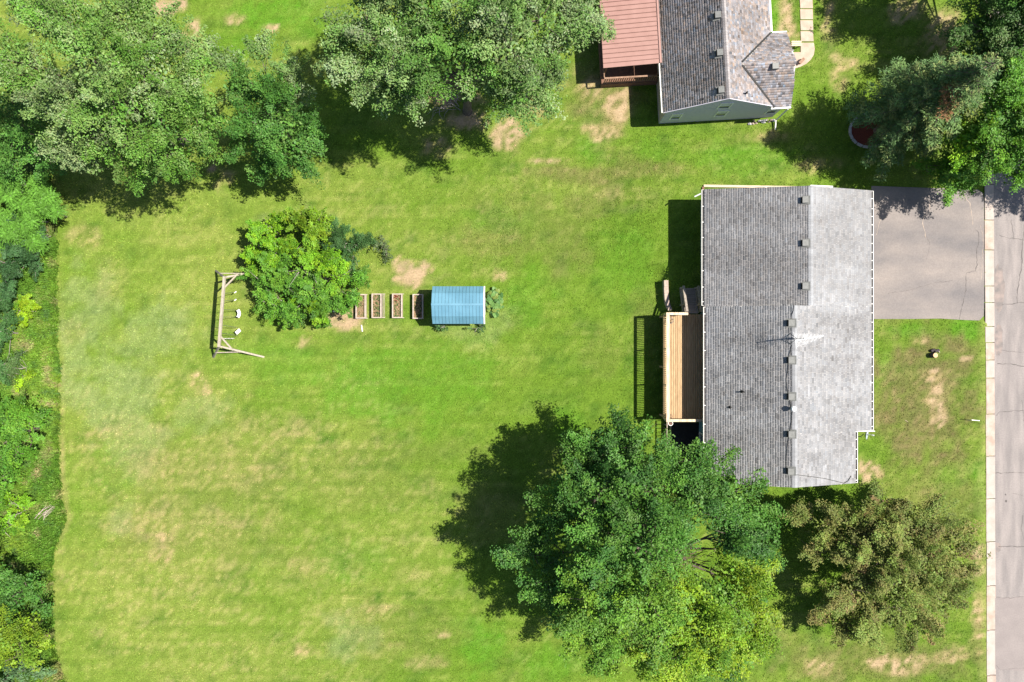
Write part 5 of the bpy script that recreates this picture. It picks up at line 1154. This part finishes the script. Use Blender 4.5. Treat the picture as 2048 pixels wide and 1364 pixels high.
ed = thing('stone', 'small white stone at the foot of the thicket', 'stone', P(669, 622)); MB().tube([P(666, 623, .04), P(669, 621.5, .07), P(672, 622, .03)], [.03, .09, .03], 8).build('rock', M['white'], ed)

sq = thing('squash_plant', 'bushy vegetable plant with broad green leaves at the shed door', 'plant', P(990, 603))
lm = MB(); lm.v = [(0, 0, 0)] + [(.2 * (1 + .18 * math.cos(3 * a)) * math.cos(a), .2 * (1 + .18 * math.cos(3 * a)) * math.sin(a), -.035 + .02 * math.cos(5 * a)) for a in np.linspace(0, 2 * math.pi, 12, endpoint=False)]
lm.f = [(0, 1 + i, 1 + (i + 1) % 12) for i in range(12)]
lms = []
for c in ((.09, .20, .05), (.12, .23, .06), (.07, .16, .045), (.16, .22, .05)):
    me = lm.mesh('leaf', None); a_ = me.color_attributes.new('Col', 'FLOAT_COLOR', 'POINT'); a_.data.foreach_set('color', np.tile(np.array([*c, 1], dtype=np.float32), len(me.vertices))); me.materials.append(M['leaf']); lms.append(me)
stm = MB()
for k in range(70):
    an = random.uniform(0, 6.28); rr = math.sqrt(random.random()); px = 990 + 17 * rr * math.cos(an); py = 605 + 27 * rr * math.sin(an)
    if px > 996 and py > 618 and random.random() < .6: continue
    z = random.uniform(.25, .6) * (1.1 - .5 * rr); x, y, _ = P(px, py, z)
    o = put('leaf', random.choice(lms), sq, (x, y, z)); o.rotation_euler = (random.uniform(-.5, .5), random.uniform(-.5, .5), random.uniform(0, 6.28)); s_ = random.uniform(.55, 1.05); o.scale = (s_, s_, s_)
    x2, y2, _ = P(990 + (px - 990) * .3, 605 + (py - 605) * .3); stm.tube([(x2, y2, 0), (x, y, z - .02)], [.012, .008], 4, False)
stm.build('stem', M['twig'], sq)
shrub('shrub', 'small dark shrub near the middle of the lower shed wall', [(888, 653, .5, .26, .26, 0), (880, 652, .4, .18, .2, 0)], [G_BLUE], leaf=.07, per=24, dens=9, crad=.12)
shrub('shrub', 'small dark shrub at the lower right corner of the shed', [(955, 655, .5, .28, .28, 0), (966, 648, .4, .22, .22, 0)], [G_BLUE], leaf=.07, per=24, dens=9, crad=.12)

# ------------------------------------------------------------------ swing set
sw = thing('swing_frame', 'weathered wooden swing frame with splayed legs beside the thicket', 'swing set', P(470, 625))
BZ = 2.35
b0 = Vector(P(449, 553, BZ)); b1 = Vector(P(438, 694, BZ))
MB().bar(b0, b1, .15, .17).build('beam', M['playwood'], sw)
f = [(Vector(P(431, 541)), b0), (Vector(P(522, 541)), b0), (Vector(P(426, 715)), b1), (Vector(P(528, 714)), b1)]
for i, (ft, tp) in enumerate(f): MB().bar(ft + Vector((0, 0, -.05)), tp + Vector((0, (-.06 if i < 2 else .06), -.05)), .11, .11).build('leg', M['playwood'], sw)
for (i, j) in ((0, 1), (2, 3)):
    MB().bar(f[i][0].lerp(f[i][1], .48), f[j][0].lerp(f[j][1], .52), .06, .10).build('cross_tie', M['playwood'], sw)
def bpt(py): return b0.lerp(b1, (py - 553) / 141.0)
MB().bar(bpt(577), f[1][0].lerp(f[1][1], .66), .09, .07).build('brace', M['playwood'], sw)
MB().bar(bpt(671), f[3][0].lerp(f[3][1], .70), .09, .07).build('brace', M['playwood'], sw)
def hang(name, label, ys, seat, kind):
    t = thing(name, label, 'swing', Vector(P(*seat[:2], seat[2])), 'swings hung from the wooden frame')
    s = Vector(P(*seat))
    for k, y in enumerate(ys):
        a = bpt(y) - Vector((0, 0, .085)); off = (ys[k] - sum(ys) / len(ys)) / SC
        e = s + Vector((0, -off * (.9 if kind == 'seat' else 1), .05))
        MB().tube([a, e], .016, 5).build('rope', M['rope'], t)
        if kind == 'handles': MB().bar(e + Vector((-.03, -.05, -.03)), e + Vector((.10, .04, -.03)), .06, .05).build('handle', M['plastic'], t)
    if kind == 'seat':
        w_ = abs(ys[1] - ys[0]) / SC
        q = [s + Vector((0, w_ * .5, .05)), s + Vector((.05, w_ * .3, -.02)), s + Vector((.07, 0, -.05)), s + Vector((.05, -w_ * .3, -.02)), s + Vector((0, -w_ * .5, .05))]
        m = MB()
        for a, b in zip(q[:-1], q[1:]): m.bar(a, b, .2, .025)
        m.build('seat', M['plastic'], t)
    if kind == 'board': MB().bar(s + Vector((-.12, -.12, .02)), s + Vector((.16, .12, .05)), .22, .03).build('seat', M['plastic'], t)
    if kind == 'rope':
        a = bpt(ys[0]) - Vector((0, 0, .085))
        for k in range(9): 
            c = a.lerp(s, .15 + k * .095); MB().tube([c + Vector((0, 0, .03)), c, c - Vector((0, 0, .03))], [.015, .035, .015], 6).build('knot', M['plastic'], t)
hang('trapeze_bar', 'pair of white trapeze handles nearest the upper end of the swing beam', (587, 602), (470, 592, .85), 'handles')
hang('belt_swing', 'white belt swing at the middle of the beam', (619, 634), (476, 627, .45), 'seat')
hang('board_swing', 'tilted white board swing toward the lower end of the beam', (650, 666), (476, 663, .45), 'board')
hang('climbing_rope', 'short knotted pale rope next to the lower brace of the swing frame', (677,), (470, 677, .6), 'rope')

# ------------------------------------------------------------------ stump, sign, small things in the front yard
lg = thing('log_stool', 'upright cut log with a pale sawn top on the front lawn', 'log', P(1869, 710))
x, y, _ = P(1871, 710.5, .4)
MB().tube([(x, y, -.03), (x + .01, y, .2), (x, y, .4)], [.19, .175, .17], 14).build('bark', M['charred'], lg); MB().tube([(x, y, .401), (x, y, .412)], [.16, .155], 14).build('sawn_top', M['cutwood'], lg)
rk = thing('charred_logs', 'charred firewood lying against the upright cut log', 'firewood', P(1869, 702))
MB().tube([P(1862, 702, .10), P(1870, 699, .13)], [.10, .09], 9).build('log', M['charred'], rk); MB().tube([P(1869, 702.5, .13), P(1878, 700, .12)], [.11, .08], 9).build('log', M['charred'], rk); MB().tube([P(1876, 701, .08), P(1879, 705, .06)], [.06, .04], 7).build('log', M['greywood'], rk)
sg = thing('yard_sign', 'thin white yard sign facing along the road near the kerb', 'sign', P(1944, 840))
a = Vector(P(1930, 839.5, .05)); b = Vector(P(1946, 841, .05))
up = Vector((.03, .06, .62))
MB().bar(a + up * .62, b + up * .62, .03, .5, up=(0, .1, 1)).build('panel', M['plastic'], sg)
for p in (a, b): MB().tube([p - Vector((0, 0, .1)), p + up], .012, 6).build('stake', M['steel'], sg)
pn = thing('stick', 'small pale stick on the front lawn', 'stick', P(1813, 842)); MB().tube([P(1810, 840, .03), P(1816, 844, .04)], [.015, .01], 5).build('twig', M['timber'], pn)
rc = thing('stone_edging', 'rough stones and weeds at the foot of the blue-grey gable', 'stones', P(1530, 240))
for k in range(12):
    x, y, _ = P(1500 + k * 4.4 + random.uniform(-2, 2), 246 - k * .3 + random.uniform(-4, 3)); s_ = random.uniform(.06, .15)
    MB().tube([(x - s_, y, .03), (x, y + .03, .07), (x + s_, y - .02, .02)], [s_ * .5, s_ * .9, s_ * .4], 7).build('stone', random.choice([M['ring'], M['block']]), rc)
